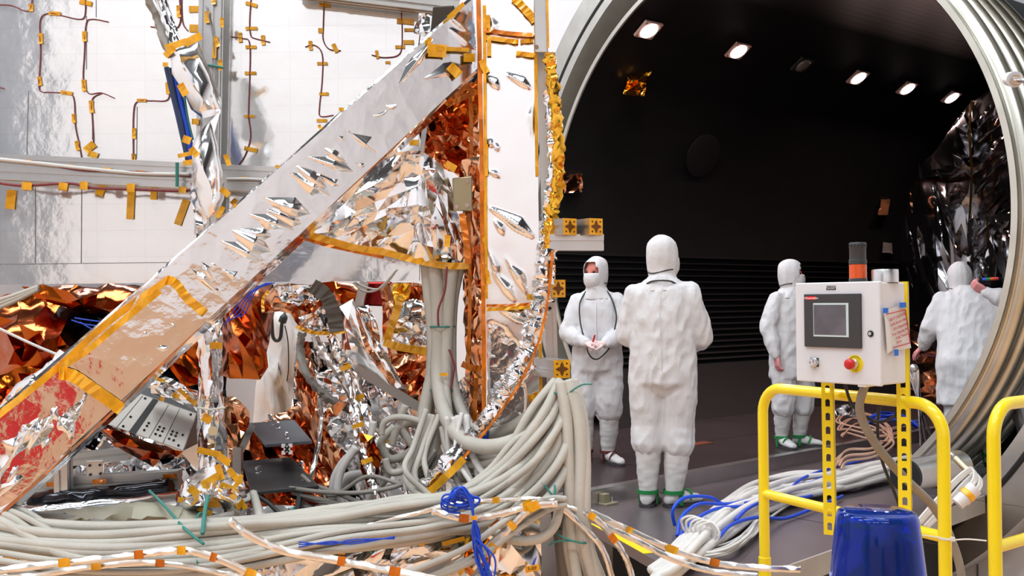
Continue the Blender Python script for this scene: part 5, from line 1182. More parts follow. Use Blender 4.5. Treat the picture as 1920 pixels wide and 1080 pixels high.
# ---- foil wrapped lower post with its foot
lp = thing('lower_post', 'slim upright post in creased silver foil with a crumpled taped foot', 'foil wrapped post', P(400, 965, 2.6))
foil('shaft_wrap', [(372, 606), (416, 590), (417, 690), (421, 790), (428, 880), (372, 890), (368, 800), (373, 700)], 2.66, 'silver', lp, 13, .010, 111, fold=88, stretch=3.2, bulge=.06, thick=.08, lowf=.05, lows=20)
foil('foot_wrap', [(330, 948), (340, 910), (372, 882), (420, 866), (455, 895), (470, 935), (462, 965), (440, 985), (398, 968), (352, 975)], 2.56, 'silver', lp, 14, .018, 112, bulge=.12, thick=.1, lowf=.08, lows=28)
for t in [(405, 648, 24, 12, 0), (388, 785, 18, 16, 30), (392, 848, 44, 12, 12), (420, 862, 26, 14, 35), (395, 900, 40, 13, -30), (440, 893, 36, 12, 50), (412, 885, 30, 12, 70), (368, 925, 34, 15, 40), (345, 938, 22, 10, 10), (400, 945, 36, 13, -5), (436, 930, 30, 12, -40), (384, 958, 30, 10, 25), (425, 912, 26, 10, 20), (455, 945, 22, 10, 60), (362, 950, 20, 10, -30), (445, 905, 34, 8, -60)]: tapepiece(lp, *t, 2.50 if t[1] > 860 else 2.59)
MB().cyl(P(399, 808, 2.56), P(399, 808, 2.58), .012, n=14).build('button', mat('beige_button', srgb(214, 190, 150), .5), lp, auto=40)
MB().tube(pxs([(370, 764), (395, 768), (422, 764)], 2.57), .003, 6).build('tie', 'white_tie', lp)
# ---- grey louvred box slung below the strut
gb = thing('louvred_box', 'tilted grey panelled equipment box with a black stripe under the diagonal strut', 'equipment box', P(280, 845, 2.9))
A_, B_, C_, E_ = P(252, 735, 2.88), P(369, 776, 2.88), P(344, 846, 2.80), P(197, 795, 2.80)
bk = fw * .14
MB().hexa([E_ + bk, C_ + bk, C_, E_, A_ + bk, B_ + bk, B_, A_]).build('body', 'louver', gb, bevel=.003)
bl = lambda s, t, o=0.0: (A_ * (1 - s) + B_ * s) * (1 - t) + (E_ * (1 - s) + C_ * s) * t - fw * o
def strip(s0, s1, t0, t1, o, nm, mt):
    MB().hexa([bl(s0, t1, o - .003), bl(s1, t1, o - .003), bl(s1, t1, o), bl(s0, t1, o), bl(s0, t0, o - .003), bl(s1, t0, o - .003), bl(s1, t0, o), bl(s0, t0, o)]).build(nm, mt, gb)
strip(.30, .385, 0, 1, .002, 'black_stripe', 'gap_black')
for s in (.55, .73, .14): strip(s, s + .006, .02, .98, .0015, 'panel_seam', 'gap_black')
for s in (.2, .45, .6, .66, .78, .84, .92):
    for t in (.06, .62, .7, .82, .9):
        if (int(s * 100) * 7 + int(t * 100)) % 3: MB().cyl(bl(s, t, .0035), bl(s, t, .0), .0035, n=6).build('rivet', 'gap_black', gb)
strip(-.02, 1.02, -.2, -.01, -.01, 'top_strip', 'black_plastic')
fb('orange foil sagging under the grey louvred box', [(178, 800), (200, 797), (270, 826), (344, 846), (332, 856), (300, 862), (288, 876), (262, 862), (215, 836)], 2.84, 'amber', 13, .014, 115, fold=18, stretch=2, bulge=.05)
fb('silver and gold foil strip over the top of the grey louvred box', [(282, 712), (310, 706), (345, 722), (374, 742), (372, 772), (330, 752), (283, 737)], 2.82, 'silver', 10, .014, 116, fold=25, stretch=2, bulge=.02)
for t in [(330, 742, 14, 10, 20), (345, 738, 26, 8, 40), (360, 752, 22, 9, 35), (303, 748, 10, 8, 20), (300, 712, 22, 6, 15)]: tapepiece(gb, *t, 2.76)
# ---- lower rails
r1_, _ = extrusion('lower_rail', P(60, 912, 3.02), P(338, 898, 3.02), .045, .055, 'long slotted rail low at left behind the diagonal strut', material='alu_dull')
for x, y in ((100, 908), (186, 903), (318, 893)): tapepiece(r1_, x, y, 26, 9, -3, 2.98, 'tape_dark')
extrusion('lower_rail', P(125, 862, 3.25), P(242, 850, 3.25), .04, .04, 'short slotted rail above the long low rail', material='alu_dull')
extrusion('lower_upright', P(118, 835, 2.96), P(120, 946, 2.96), .04, .04, 'short slotted upright crossing the low rail at left', cat='post')
mb = MB(); mb.hexa([P(162, 898, 3.0), P(194, 896, 3.0), P(194, 896, 3.01), P(162, 898, 3.01), P(161, 864, 3.0), P(193, 862, 3.0), P(193, 862, 3.01), P(161, 864, 3.01)])
o = tag(mb.build('joining_plate', 'alu', bevel=.002), 'square grey joining plate with bolt holes on the low rail', 'plate')
for x, y in ((168, 873), (187, 872), (169, 890), (188, 888)): MB().cyl(P(x, y, 2.996), P(x, y, 3.004), .004, n=8).build('bolt_hole', 'gap_black', o)
tag(foil_tube('foil_roll', pxs([(30, 965), (150, 955), (335, 935)], 2.85), .022, 'silver_flat', None, 10, .06, 121), 'long roll of smooth silver foil lying behind the grey bags', 'foil roll')
tag(foil_tube('foil_roll', pxs([(60, 942), (180, 930), (320, 915)], 2.95), .028, 'dark_foil', None, 10, .08, 122), 'long roll of dark foil lying below the low rail', 'foil roll')
# ---- black plates with knobs
def plate(lab_, q, mt, knobs, D0, D1):
    t = thing('black_plate', lab_, 'plate', P(q[3][0], q[3][1], D1))
    a, b, c, d = P(*q[0], D0), P(*q[1], D0), P(*q[2], D1), P(*q[3], D1); dn = (b - a).cross(d - a).normalized()
    if dn.z < 0: dn = -dn
    MB().hexa([d - dn * .01, c - dn * .01, b - dn * .01, a - dn * .01, d, c, b, a]).build('sheet', mt, t, bevel=.0015)
    for x, y in knobs:
        s = (y - q[0][1]) / (q[3][1] - q[0][1]); p = P(x, y, D0 + (D1 - D0) * s) + dn * .002
        k_ = MB().lathe(p, dn, [(.009, 0), (.009, .005), (.005, .006), (.005, .013), (.008, .015), (.008, .022), (.001, .024)], 14).build('knob', 'steel', t, auto=40)
    return t
plate('dark slate plate with four knobs, upper one of the two tilted plates', [(466, 793), (552, 787), (585, 826), (497, 833)], 'blue_plate', [(508, 792), (514, 800), (521, 806), (537, 826)], 3.05, 2.82)
pb_ = plate('black plate with two chrome knobs, lower one of the two tilted plates', [(454, 864), (546, 857), (598, 910), (471, 923)], 'black_plate', [(485, 890), (566, 880)], 2.98, 2.7)
extrusion('plate_support', P(446, 905, 2.9), P(446, 838, 2.9), .025, .025, 'pale grey support arm beside the two tilted plates', slots=False, cat='support')
extrusion('plate_bracket', P(448, 845, 2.92), P(470, 795, 2.95), .022, .022, 'bent grey bracket reaching up to the slate plate', slots=False, cat='bracket')
extrusion('leg', P(566, 912, 2.72), P(552, 992, 2.68), .012, .012, None, slots=False, material='black_plastic', parent=pb_)
ex, axx = extrusion('beam_stub', P(538, 842, 2.8), P(538, 842, 3.05), .03, .03, 'small open slotted beam end just under the slate plate')
for q in (0, 1):
    a_ = (1, -1)[q]; MB().tube(pxs([(534, 837 + 10 * q), (542, 847 - 10 * q)], 2.797), .003, 5).build('web', 'gap_black', ex)

# ================================================================ harnesses
def bundle(label, group, spine, n, r, spread, seed, material='grey_cable', name='cable', cat='cable', k=8, jit=.25, rv=.25, ends=1.0, nn=8):
    R = random.Random(seed); S = [P(*p[:3]) for p in spine]; sp_ = [p[3] if len(p) > 3 else spread for p in spine]; out = []
    for i in range(n):
        th = 2 * pi * (i * .618 + R.random() * .1); rad = sqrt((i + .5) / n); sw = R.uniform(-.8, .8); pts = []
        for j, p in enumerate(S):
            t = (S[min(j + 1, len(S) - 1)] - S[max(j - 1, 0)]).normalized(); a, b = frame(t)
            ang = th + sw * j / max(1, len(S) - 1); ra = sp_[j] * (rad + R.uniform(-jit, jit))
            pts.append(p + (a * cos(ang) * .75 + b * sin(ang)) * ra)
        out.append(cable(name, pts, r * R.uniform(1 - rv, 1 + rv), material, label, cat, group, k, nn))
    return out
def tie_ring(c, ax, rx, ry, label, group, material='teal', tail=None, w=.0028):
    ax = V(ax).normalized(); a, b = frame(ax)
    mb = MB(); mb.tube([c + a * rx * cos(2 * pi * j / 20) + b * ry * sin(2 * pi * j / 20) for j in range(21)], w, 5)
    if tail is not None: mb.tube(spline([c + fw * -rx] + tail, 4), w * .8, 5)
    return tag(mb.build('cable_tie', material), label, 'cable tie', group)
# vertical bundle dropping from the foil tent
T_ = 'grey sleeved cable dropping straight down from under the foil tent'
for i, (q, r) in enumerate([
    ([(800, 495, 2.84), (806, 560, 2.84), (812, 620, 2.83), (812, 690, 2.82), (800, 750, 2.8), (790, 800, 2.78)], .019),
    ([(815, 495, 2.82), (820, 560, 2.82), (822, 640, 2.81), (820, 700, 2.79), (832, 770, 2.72), (862, 820, 2.62), (915, 838, 2.54), (980, 820, 2.5), (1040, 770, 2.5)], .020),
    ([(832, 495, 2.83), (832, 580, 2.83), (832, 690, 2.8), (838, 760, 2.74), (845, 850, 2.7)], .014),
    ([(850, 495, 2.81), (843, 560, 2.81), (838, 640, 2.8), (836, 720, 2.78), (826, 800, 2.74), (800, 870, 2.7), (780, 930, 2.66)], .017),
    ([(864, 495, 2.83), (850, 560, 2.83), (846, 650, 2.82), (850, 720, 2.8), (870, 780, 2.74), (900, 812, 2.68), (960, 800, 2.62), (1030, 745, 2.6)], .015),
    ([(808, 495, 2.88), (812, 600, 2.88), (806, 720, 2.85), (815, 830, 2.8), (850, 890, 2.7), (930, 900, 2.6)], .013),
    ([(842, 500, 2.88), (836, 620, 2.88), (842, 740, 2.84), (880, 860, 2.7), (960, 870, 2.58), (1040, 800, 2.55)], .015)]):
    cable('cable', [P(*a) for a in q], r, 'grey_cable', T_, 'cable', 'grey cables under the foil tent', 8, 12)
tie_ring(P(830, 612, 2.83), Z, .05, .036, 'teal tie on the vertical grey bundle, upper of two', None); tie_ring(P(830, 730, 2.8), Z, .046, .034, 'teal tie on the vertical grey bundle, lower of two', None)
o = cable('sensor_wire', pxs([(838, 500), (834, 545), (822, 580), (822, 612)], 2.76), .003, 'wire', 'maroon wire lying on the vertical grey bundle', 'wire')
o = cable('sensor_wire', pxs([(842, 655), (852, 685), (850, 700), (846, 730)], 2.76), .003, 'wire', 'short maroon wire right of the lower teal tie', 'wire')
tag(tapepiece(None, 832, 702, 16, 6, 0, 2.76), 'small amber tape on the vertical grey bundle between its ties', 'tape')
# broom of cables fanning down left from the stub bracket
bundle('grey sleeved cable sweeping down left from the stub bracket', 'grey cables sweeping left', [(1055, 722, 2.56, .03), (1035, 790, 2.52, .06), (1000, 860, 2.48, .085), (940, 915, 2.46, .075), (860, 955, 2.45, .05), (760, 975, 2.43, .05), (640, 985, 2.39, .05), (480, 998, 2.36, .045), (300, 1012, 2.34, .04), (150, 1015, 2.34, .04), (-40, 988, 2.37, .03)], 22, .0108, .05, 201, k=7, nn=10)
bundle('grey sleeved cable curving down in the outer part of the sweep', 'grey cables of the outer sweep', [(1068, 722, 2.54, .02), (1062, 790, 2.5, .04), (1040, 860, 2.46, .06), (990, 930, 2.43, .06), (920, 968, 2.42, .05), (800, 985, 2.39, .045), (600, 995, 2.36, .045), (400, 1015, 2.33, .04), (200, 1030, 2.31, .04), (-40, 1010, 2.34, .03)], 9, .012, .05, 202, k=7, nn=10)
bundle('grey sleeved cable of the large loop behind the wrapped harness', 'grey cables of the large loop', [(1050, 735, 2.62, .02), (1010, 800, 2.6, .03), (960, 850, 2.6, .03), (900, 868, 2.62, .03), (850, 850, 2.66, .02), (835, 800, 2.7, .01)], 5, .013, .03, 203, nn=10)
bundle('grey sleeved cable hanging straight down right of the sweep', 'grey cables hanging straight', [(1060, 715, 2.5, .02), (1075, 780, 2.48, .025), (1080, 860, 2.46, .03), (1078, 950, 2.44, .03), (1082, 1020, 2.44, .035), (1110, 1110, 2.44, .045), (1130, 1200, 2.44, .05)], 8, .0135, .03, 204, nn=10)
bundle('dark grey cable hanging behind the straight bundle', 'dark grey hanging cables', [(1050, 930, 2.5, .02), (1055, 1000, 2.5, .025), (1070, 1110, 2.5, .03), (1075, 1200, 2.5, .03)], 4, .013, .03, 205, 'grey_cable_dark', nn=10)
tie_ring(P(1072, 1005, 2.44), Z + rt * .3, .05, .045, 'teal tie round the straight hanging bundle, upper one', None, tail=[P(1045, 1015, 2.4), P(1028, 1024, 2.4)])
tie_ring(P(1062, 735, 2.52), Z, .045, .035, 'teal tie high on the sweeping bundle below the stub', None, tail=[P(1090, 722, 2.45), P(1110, 720, 2.44)])
tie_ring(P(1040, 930, 2.42), rt, .03, .03, 'teal tie at the knot of thin wrapped cables', None, tail=[P(1025, 915, 2.4), P(1015, 905, 2.4)])
# long horizontal harness along the bottom
bundle('grey sleeved cable of the long harness lying along the bottom edge', 'grey cables of the bottom harness', [(-30, 985, 2.36, .03), (60, 1010, 2.34, .035), (180, 1022, 2.33, .04), (320, 1012, 2.33, .04), (470, 1000, 2.34, .04), (600, 990, 2.36, .045), (740, 978, 2.38, .05), (860, 955, 2.4, .05), (960, 905, 2.44, .05), (1030, 830, 2.5, .04)], 12, .0092, .05, 211, k=6, nn=10)
bundle('grey sleeved cable curving in from the bottom left corner', 'grey cables of the bottom left corner', [(-30, 960, 2.4, .02), (20, 975, 2.36, .03), (80, 1010, 2.33, .03), (150, 1042, 2.3, .03), (260, 1055, 2.29, .03), (420, 1045, 2.3, .03), (560, 1020, 2.32, .03), (700, 1004, 2.34, .03), (840, 975, 2.37, .03), (950, 920, 2.42, .03), (1020, 840, 2.48, .02)], 10, .0092, .03, 212, k=6, nn=10)
bundle('thin grey cable under the long bottom harness', 'thin grey cables of the bottom edge', [(-30, 1045, 2.28, .02), (120, 1066, 2.26, .02), (300, 1070, 2.26, .02), (450, 1050, 2.28, .02), (640, 1010, 2.3, .02), (800, 990, 2.34, .02), (930, 958, 2.38, .02), (1010, 890, 2.45, .02)], 3, .008, .02, 213, k=6)
for i, (x, y) in enumerate(((378, 1010), (553, 1000), (694, 990), (853, 962))): tie_ring(P(x, y, 2.33 + .0001 * x), rt + up * .1, .05, .06, 'teal tie round the bottom harness, ' + ['beside the foil post foot', 'second from the foil post foot', 'third from the foil post foot', 'nearest the blue fibres'][i], 'teal ties of the bottom harness', tail=[P(x - 8 + 6 * i, y + 45, 2.26)] if i in (0, 1) else None)
cable('cable', [P(280, 920, 2.52), P(310, 950, 2.45), P(345, 990, 2.3), P(382, 1020, 2.26)], .0035, 'teal', 'loose teal tie tail slanting over the grey bags', 'cable tie')
cable('cable', [P(390, 930, 2.42), P(384, 960, 2.35), P(380, 1000, 2.26)], .005, 'teal', 'short teal strap at the foil post foot', 'strap')
# loops in the back
LOOPS = [[(740, 800), (715, 830), (730, 860), (765, 850), (790, 820), (780, 795), (748, 798)], [(735, 835), (745, 805), (775, 790), (808, 800), (820, 830), (800, 850)], [(715, 815), (722, 790), (752, 782), (790, 792), (806, 812)], [(722, 860), (732, 885), (760, 880), (790, 850), (800, 815)],
         [(740, 870), (720, 905), (700, 930), (690, 960)], [(760, 760), (752, 790), (770, 830), (800, 860), (790, 900)], [(700, 790), (690, 830), (660, 850), (640, 870), (625, 900), (622, 940)], [(668, 838), (640, 880), (632, 920), (640, 950)], [(682, 890), (652, 895), (638, 920), (645, 945), (680, 965)]]
for i, q in enumerate(LOOPS): cable('cable', pxs(q, 2.82 - .03 * (i % 4)), (.012, .011, .009, .010, .009, .011, .010, .012, .014)[i], 'white_cable' if i > 5 else 'grey_cable', 'looped pale cable in the tangle behind the amber scrap' if i < 6 else 'pale lilac grey cable bending down beside the black plates', 'cable', 'loops in the tangle' if i < 6 else 'cables beside the black plates')
bundle('thin grey cable in the tangle above the bottom harness', 'thin cables in the tangle', [(560, 930, 2.75, .05), (620, 940, 2.7, .05), (700, 950, 2.68, .06), (780, 920, 2.66, .05), (830, 860, 2.7, .04)], 9, .006, .05, 221, 'grey_cable_dark', jit=.6)
bundle('pale grey cable falling beside the wrapped harness', 'pale cables beside the wrapped harness', [(812, 780, 2.72, .03), (790, 850, 2.66, .04), (770, 900, 2.62, .05), (800, 940, 2.58, .04), (830, 955, 2.55, .03)], 7, .009, .04, 222, 'grey_cable', jit=.5)
bundle('thin pale cable running low behind the harness sweep', 'thin cables behind the sweep', [(860, 780, 2.66, .03), (870, 850, 2.62, .04), (900, 920, 2.56, .04), (960, 960, 2.5, .04)], 6, .008, .04, 223, 'white_cable', jit=.5)
cable('cable', [P(474, 925, 2.6), P(482, 950, 2.55), P(490, 985, 2.45)], .012, 'grey_cable', 'single pale cable leaving the foil post foot', 'cable')
cable('cable', [P(478, 928, 2.62), P(505, 945, 2.6), P(540, 975, 2.55), P(590, 982, 2.5)], .006, 'black_cable', 'thin black cable curling below the lower black plate', 'cable')
# ---- base blanket and grey bags
fb('wide base blanket of creased silver foil along the bottom edge', [(-30, 1020), (250, 1010), (560, 1005), (800, 985), (960, 965), (1012, 950), (1013, 1110), (-30, 1110)], 2.46, 'silver', 22, .016, 131, fold=-35, stretch=2.6, lowf=.14, lows=50, thick=.06)
fb('creased silver foil shelf behind the bottom harness', [(330, 955), (480, 950), (620, 945), (760, 940), (860, 935), (880, 985), (330, 1010)], 2.75, 'silver', 15, .02, 132, fold=5, stretch=2, lowf=.08, thick=.06)
fb('smooth pale foil panel at the lower right corner of the base', [(900, 1000), (960, 960), (1013, 942), (1014, 1110), (900, 1110)], 2.42, 'silver_flat', 24, .01, 133, fold=75, stretch=2, lowf=.08, lows=40, thick=.05)
gb2 = fb('crumpled grey plastic bag lying behind the bottom harness at left', [(10, 965), (120, 955), (260, 940), (345, 950), (420, 965), (480, 975), (400, 1000), (200, 1008), (60, 1000)], 2.5, 'tan_bag', 14, .012, 134, name='plastic_bag', cat='bag', bulge=.06, lowf=.06, smooth=False)
foil('gold_scrap', [(150, 1012), (200, 1000), (285, 990), (290, 1000), (240, 1015), (170, 1022)], 2.36, 'gold', gb2, 10, .01, 135)
cable('rope', [P(-10, 962, 2.5), P(100, 970, 2.46), P(220, 985, 2.42), P(340, 985, 2.4), P(440, 965, 2.42)], .011, 'tan_rope' if 'tan_rope' in M else 'grey_cable_dark', 'dusty brown rope lying over the grey bag', 'rope')
bs = [o for o in bpy.data.objects if o.get('label', '').startswith('wide base blanket')][0]
for t in [(610, 1030, 10, 16, 90), (652, 1020, 26, 11, 95), (690, 1012, 22, 11, 80), (752, 1008, 24, 12, 92), (791, 1012, 24, 11, 92), (815, 1000, 12, 7, 0), (850, 1015, 44, 9, -14), (590, 1028, 18, 7, 0), (640, 1034, 14, 12, 0), (870, 1062, 36, 12, 110), (570, 1028, 10, 9, 0), (330, 1068, 40, 12, 15), (370, 1068, 46, 14, -10), (400, 1058, 30, 14, 80), (20, 1042, 30, 12, 5), (290, 1072, 20, 10, 20)]: tapepiece(bs, *t, 2.37)
lb_ = tapepiece(bs, 998, 1066, 27, 12, -12, 2.36); text('L-07', P(998, 1066, 2.353), rt, up, .011, 'black_print', bs)
foil('gold_wad', [(872, 1010), (900, 1000), (925, 1020), (918, 1060), (890, 1066), (870, 1045)], 2.3, 'gold', bs, 11, .02, 136)
# ---- thin foil wrapped cables
BW = mat('wrapped_silver', (.9, .86, .8), .3, 1, .0008, 40)
WC_ = [([(430, 975), (470, 1005), (540, 1035), (640, 1052), (740, 1072), (880, 1100)], 2.22, .0095, 'slanting from the foil post foot to the bottom edge'),
       ([(-20, 1072), (120, 1055), (260, 1040), (340, 1032), (400, 1045), (470, 1075), (520, 1100)], 2.2, .0085, 'arching along the bottom left'),
       ([(690, 985), (790, 960), (850, 945), (930, 938), (1000, 936), (1045, 942)], 2.34, .0065, 'running straight to the knot, upper'),
       ([(810, 958), (870, 972), (930, 966), (990, 950), (1045, 944)], 2.3, .0085, 'with amber bands running to the knot, lower'),
       ([(1045, 942), (1100, 958), (1180, 995), (1260, 1030), (1340, 1055), (1420, 1064), (1500, 1068)], 2.5, .0085, 'reaching right across the yellow strip, highest'),
       ([(1045, 946), (1110, 975), (1190, 1012), (1260, 1048), (1330, 1070), (1420, 1080)], 2.46, .0075, 'reaching right across the yellow strip, second'),
       ([(1045, 944), (1090, 985), (1130, 1030), (1150, 1095)], 2.4, .0075, 'dropping past the hanging bundle, steepest'),
       ([(1045, 944), (1110, 968), (1150, 1010), (1175, 1050), (1190, 1100)], 2.42, .0075, 'dropping across the yellow strip'),
       ([(1045, 944), (1000, 950), (960, 985), (920, 1030), (880, 1070), (860, 1100)], 2.3, .0095, 'sagging from the knot down left, outer'),
       ([(1040, 942), (990, 945), (930, 985), (870, 1045), (800, 1090)], 2.32, .0085, 'sagging from the knot down left, inner'),
       ([(-10, 1082), (60, 1080), (180, 1062), (300, 1056), (420, 1075), (470, 1095)], 2.24, .0075, 'lowest along the bottom left')]
for i, (q, D, r, lb) in enumerate(WC_):
    o = tag(foil_tube('wrapped_cable', pxs(q, D), r, BW, None, 8, .05, 300 + i, 10), 'thin silver wrapped cable ' + lb, 'wrapped cable')
    R = random.Random(i)
    for j in range(1, len(q) - 1):
        x, y = q[j]; dx, dy = q[j + 1][0] - q[j - 1][0], q[j + 1][1] - q[j - 1][1]
        if R.random() < .5: tapepiece(o, x, y, R.uniform(12, 24), 2 * r * FPX / D * 1.15, math.degrees(atan2(dy, dx)), D - r - .002, R.choice(['tape', 'tape_dark']))
bundle('plain grey cable arching left from the knot', 'grey cables arching from the knot', [(1060, 940, 2.36, .01), (1020, 945, 2.34, .015), (950, 985, 2.3, .02), (880, 1040, 2.28, .02), (760, 1090, 2.28, .02)], 3, .009, .015, 231)
cable('cable', [P(1050, 945, 2.38), P(1040, 985, 2.36), P(1010, 1010, 2.35), P(960, 1012, 2.36), P(910, 990, 2.38), P(860, 985, 2.4)], .012, 'grey_cable', 'thick grey cable looping under the knot', 'cable')
# ---- blue fibres
R = random.Random(9)
for i in range(12):
    x0 = R.uniform(-10, 10); q = [(848 + x0, 935 + R.uniform(-6, 10)), (865 + x0, 920 + R.uniform(-8, 8)), (882 + x0 * .5, 935 + R.uniform(-6, 6)), (888, 970), (892 + R.uniform(-6, 10), 1005), (905 + R.uniform(-16, 22), 1045), (912 + R.uniform(-14, 14), 1085)]
    cable('blue_fibre', pxs(q, 2.24 + R.uniform(-.015, .015)), .0024, 'blue_cable', 'thin blue fibre in the bunch hanging over the bottom harness', 'fibre', 'blue fibres in the hanging bunch', 6, 6)
for i in range(8):
    c = (862 + R.uniform(-16, 16), 940 + R.uniform(-6, 10)); a0 = R.uniform(0, 6); q = [(c[0] + (24 + R.uniform(-6, 8)) * cos(a0 + j), c[1] + (12 + R.uniform(-3, 4)) * sin(a0 + j)) for j in (0, .9, 1.8, 2.7, 3.6, 4.5, 5.4)]
    cable('blue_fibre', pxs(q, 2.26 + R.uniform(-.02, .02)), .0024, 'blue_cable', 'blue fibre coiled where the bunch leaves the harness', 'fibre', 'blue fibres in the coil', 6, 6)
tag(tapepiece(None, 889, 971, 12, 8, 0, 2.2), 'small amber tape holding the bunch of blue fibres', 'tape')
for i in range(3): cable('blue_fibre', pxs([(905 + 4 * i, 800), (903 + 5 * i, 840), (900 + 4 * i, 890), (880 + 5 * i, 930)], 2.64), .004, 'blue_cable', 'blue fibre running down behind the wrapped harness', 'fibre', 'blue fibres behind the harness')
for i in range(3): cable('blue_fibre', pxs([(560, 1016 + 5 * i), (620, 1021 - 3 * i), (660, 1012 + 4 * i), (740, 1010 - 2 * i)], 2.27), .0016, 'blue_cable', 'blue fibre lying along the upper edge of the base blanket', 'fibre', 'blue fibres on the base')

# ================================================================ cables on the platform and in the chamber
def gp(pts, z, zj=0, R=random): return [PZ(p[0], p[1], z + (p[2] if len(p) > 2 else 0)) for p in pts]
def gbundle(label, group, spine, n, r, seed, material='white_cable', z=.27, wpx=20, hz=.05, name='cable', cat='cable'):
    R = random.Random(seed)
    for i in range(n):
        u = R.uniform(-1, 1); h = R.uniform(0, 1) * (1 - abs(u)) * hz; sw = R.uniform(-.8, .8); pts = []
        for j, s in enumerate(spine):
            w = s[2] if len(s) > 2 else wpx; uu = max(-1, min(1, u + sw * sin(j * 1.3 + i)))
            pts.append(PZ(s[0] + R.uniform(-6, 6), s[1] + uu * w, z + r + h * (1 + .5 * sin(j + i))))
        cable(name, pts, r * R.uniform(.75, 1.2), material, label, cat, group, 8, 8)
gbundle('white cable in the thick bundle lying across the grey platform', 'white cables on the platform', [(1225, 1085, 22), (1265, 1050, 26), (1310, 1010, 30), (1360, 970, 34), (1410, 935, 34), (1480, 910, 28), (1560, 898, 20), (1640, 885, 16), (1710, 868, 12)], 20, .022, 401, hz=.12)
gbundle('thin white cable strayed below the thick platform bundle', 'thin white cables on the platform', [(1300, 1040, 8), (1360, 1030, 10), (1400, 1005, 10), (1425, 980, 16), (1440, 950, 20), (1500, 925, 14), (1580, 905, 10)], 9, .008, 402, hz=.05)
for i, q in enumerate([[(1265, 985, .02), (1262, 955, .12), (1285, 933, .18), (1330, 932, .16), (1358, 945, .1), (1400, 938, .1), (1460, 925, .1), (1530, 905, .06), (1590, 880, .05)],
    [(1270, 1005, .02), (1278, 970, .1), (1310, 945, .15), (1355, 945, .12), (1420, 940, .1), (1480, 920, .09), (1560, 890, .06)],
    [(1268, 1022, .02), (1290, 985, .08), (1340, 955, .12), (1400, 948, .1), (1450, 935, .1), (1520, 930, .05), (1545, 900, .05), (1600, 880, .05), (1640, 865, .05)],
    [(1262, 1028, .02), (1330, 1022, .05), (1370, 985, .1), (1420, 970, .1), (1470, 972, .02), (1520, 955, .02), (1580, 930, .02)],
    [(1380, 975, .1), (1400, 955, .12), (1430, 940, .12), (1470, 930, .1), (1500, 900, .1), (1550, 880, .08), (1640, 858, .06)],
    [(1500, 915, .08), (1560, 905, .06), (1600, 915, .02), (1640, 890, .03), (1690, 870, .03)]]):
    cable('blue_cable', gp(q, .26), .011, 'blue_cable', 'bright blue cable looping over the white bundle on the platform', 'cable', 'blue cables on the platform')
for i in range(5):
    cable('white_loop', gp([(1285 + 6 * i, 1000 + 4 * i, .05), (1278 + 9 * i, 975 + 3 * i, .14), (1300 + 9 * i, 968 + 3 * i, .17), (1325 + 6 * i, 985 + 4 * i, .12), (1325 + 3 * i, 1010 + 3 * i, .05), (1310, 1020, .04)], .26), .007, 'white_cable', 'small white loop at the near end of the platform bundle', 'cable', 'small white loops on the platform')
for i in range(5):
    o_ = 9 * sin(i * 2.1) + 3 * i; cable('tan_cable', gp([(1700 - 4 * i, 800 + o_, .0), (1650, 808 + o_, .03), (1600 - 3 * i, 800 + o_ * .6, .05), (1568 + 3 * i, 790 + o_ * 1.4, .06), (1590 + 4 * i, 775 + o_, .04), (1640, 782 + o_, .02), (1668 + 2 * i, 810 + o_, .02), (1640, 840 + o_ * .8, .01), (1590, 845 + o_, .01), (1562 + 4 * i, 868 + o_ * .5, .01)], .37), .010, 'tan_cable', 'tan cable coiled on the chamber deck behind the guard rail', 'cable', 'tan cables on the deck')
R = random.Random(5)
for i in range(9):
    cable('blue_cable', gp([(1625 + R.uniform(-6, 6), 792 + R.uniform(-8, 6), .02), (1650, 782 + R.uniform(-8, 8), .1 * R.random()), (1690, 785 + R.uniform(-10, 8), .1 * R.random()), (1720 + R.uniform(-5, 10), 795 + R.uniform(-8, 8), .02)], .37), .010, 'blue_cable', 'dark blue cable in the heap by the silver stand', 'cable', 'blue cables in the heap')
fb('small heap of silver foil on the chamber deck behind the rail', [(1562, 770), (1585, 758), (1610, 762), (1622, 775), (1600, 782), (1570, 780)], 8.6, 'silver', 7, .03, 141, name='foil_heap', cat='foil')
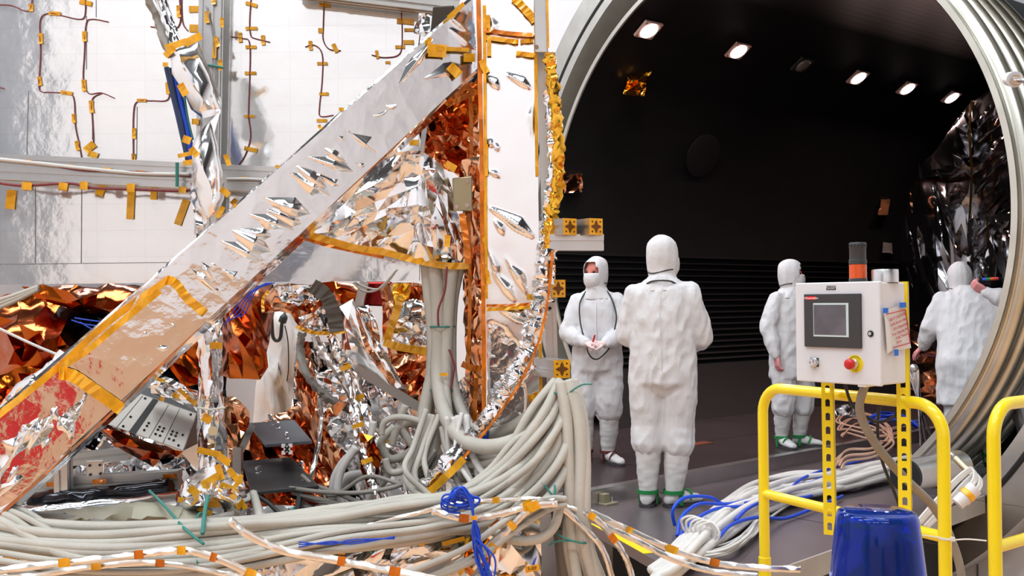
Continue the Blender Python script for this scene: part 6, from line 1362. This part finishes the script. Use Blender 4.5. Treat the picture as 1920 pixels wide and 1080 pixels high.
# coil of cable in the lower right gap of the flange
R = random.Random(15)
for i in range(14):
    o_ = R.uniform(-1, 1); pts = [P(1728 + 10 * o_, 985 + 6 * o_, 5.6), P(1765 + 10 * o_, 945 + 9 * o_, 5.65), P(1800 + 8 * o_, 905 + 8 * o_, 5.7), P(1826 + 6 * o_, 885 + 8 * o_, 5.75), P(1832 + 8 * o_, 905 + 6 * o_, 5.7), P(1805 + 10 * o_, 940 + 6 * o_, 5.65 - .02 * i * .3)]
    cable('cable', pts, .008, 'white_cable', 'white cable in the coil tied at the lower right of the rim', 'cable', 'white coil at the rim', 6)
t = thing('cable_connector', 'white cable connector with an amber band beside the coil at the rim', 'connector', P(1812, 930, 5.5))
MB().cyl(P(1795, 945, 5.5), P(1828, 915, 5.5), .036, .044, n=14).build('body', 'white_paint', t, auto=40)
MB().cyl(P(1810, 931, 5.5), P(1818, 924, 5.5), .0455, n=14).build('band', 'tape', t, auto=40)
# cart under the hardware, out of the frame, that carries it
ct = thing('support_cart', 'low grey cart carrying the foil wrapped hardware', 'cart', (-.5, 2.75, FZ))
zc = P(500, 1110, 2.5).z - .03
MB().abox(-1.9, .02, 2.42, 3.6, zc - .08, zc).build('deck', 'alu_dull', ct)
for x in (-1.8, -.1):
    for y in (2.5, 3.5): MB().abox(x - .04, x + .04, y - .04, y + .04, FZ, zc - .08).build('leg', 'alu_dull', ct)

t = thing('anchor_block', 'small tan anchor block bolted to the platform left of the person seen from behind', 'anchor', PZ(1142, 946, .25))
o = PZ(1142, 946, .25); MB().box(o, FD, FN, Z, -.06, .06, -.03, .05, 0, .015).build('foot', mat('tan_metal', srgb(176, 168, 140), .4, .3), t, bevel=.003)
MB().box(o, FD, FN, Z, -.05, .01, -.0, .05, .015, .075).build('upright', mat('tan_metal_dark', srgb(160, 152, 126), .4, .3), t, bevel=.003)
MB().cyl(o + FD * .03 + Z * .015, o + FD * .03 + Z * .05, .01, n=10).build('bolt', 'steel', t, auto=40)
o = PZ(1312, 832, .35); tag(MB().box(o, FD, FN, Z, -.13, .13, -.06, .06, 0, .006).build('floor_mat', mat('orange_mat', srgb(120, 62, 40), .5)), 'small orange brown mat lying on the dark chamber deck', 'mat')
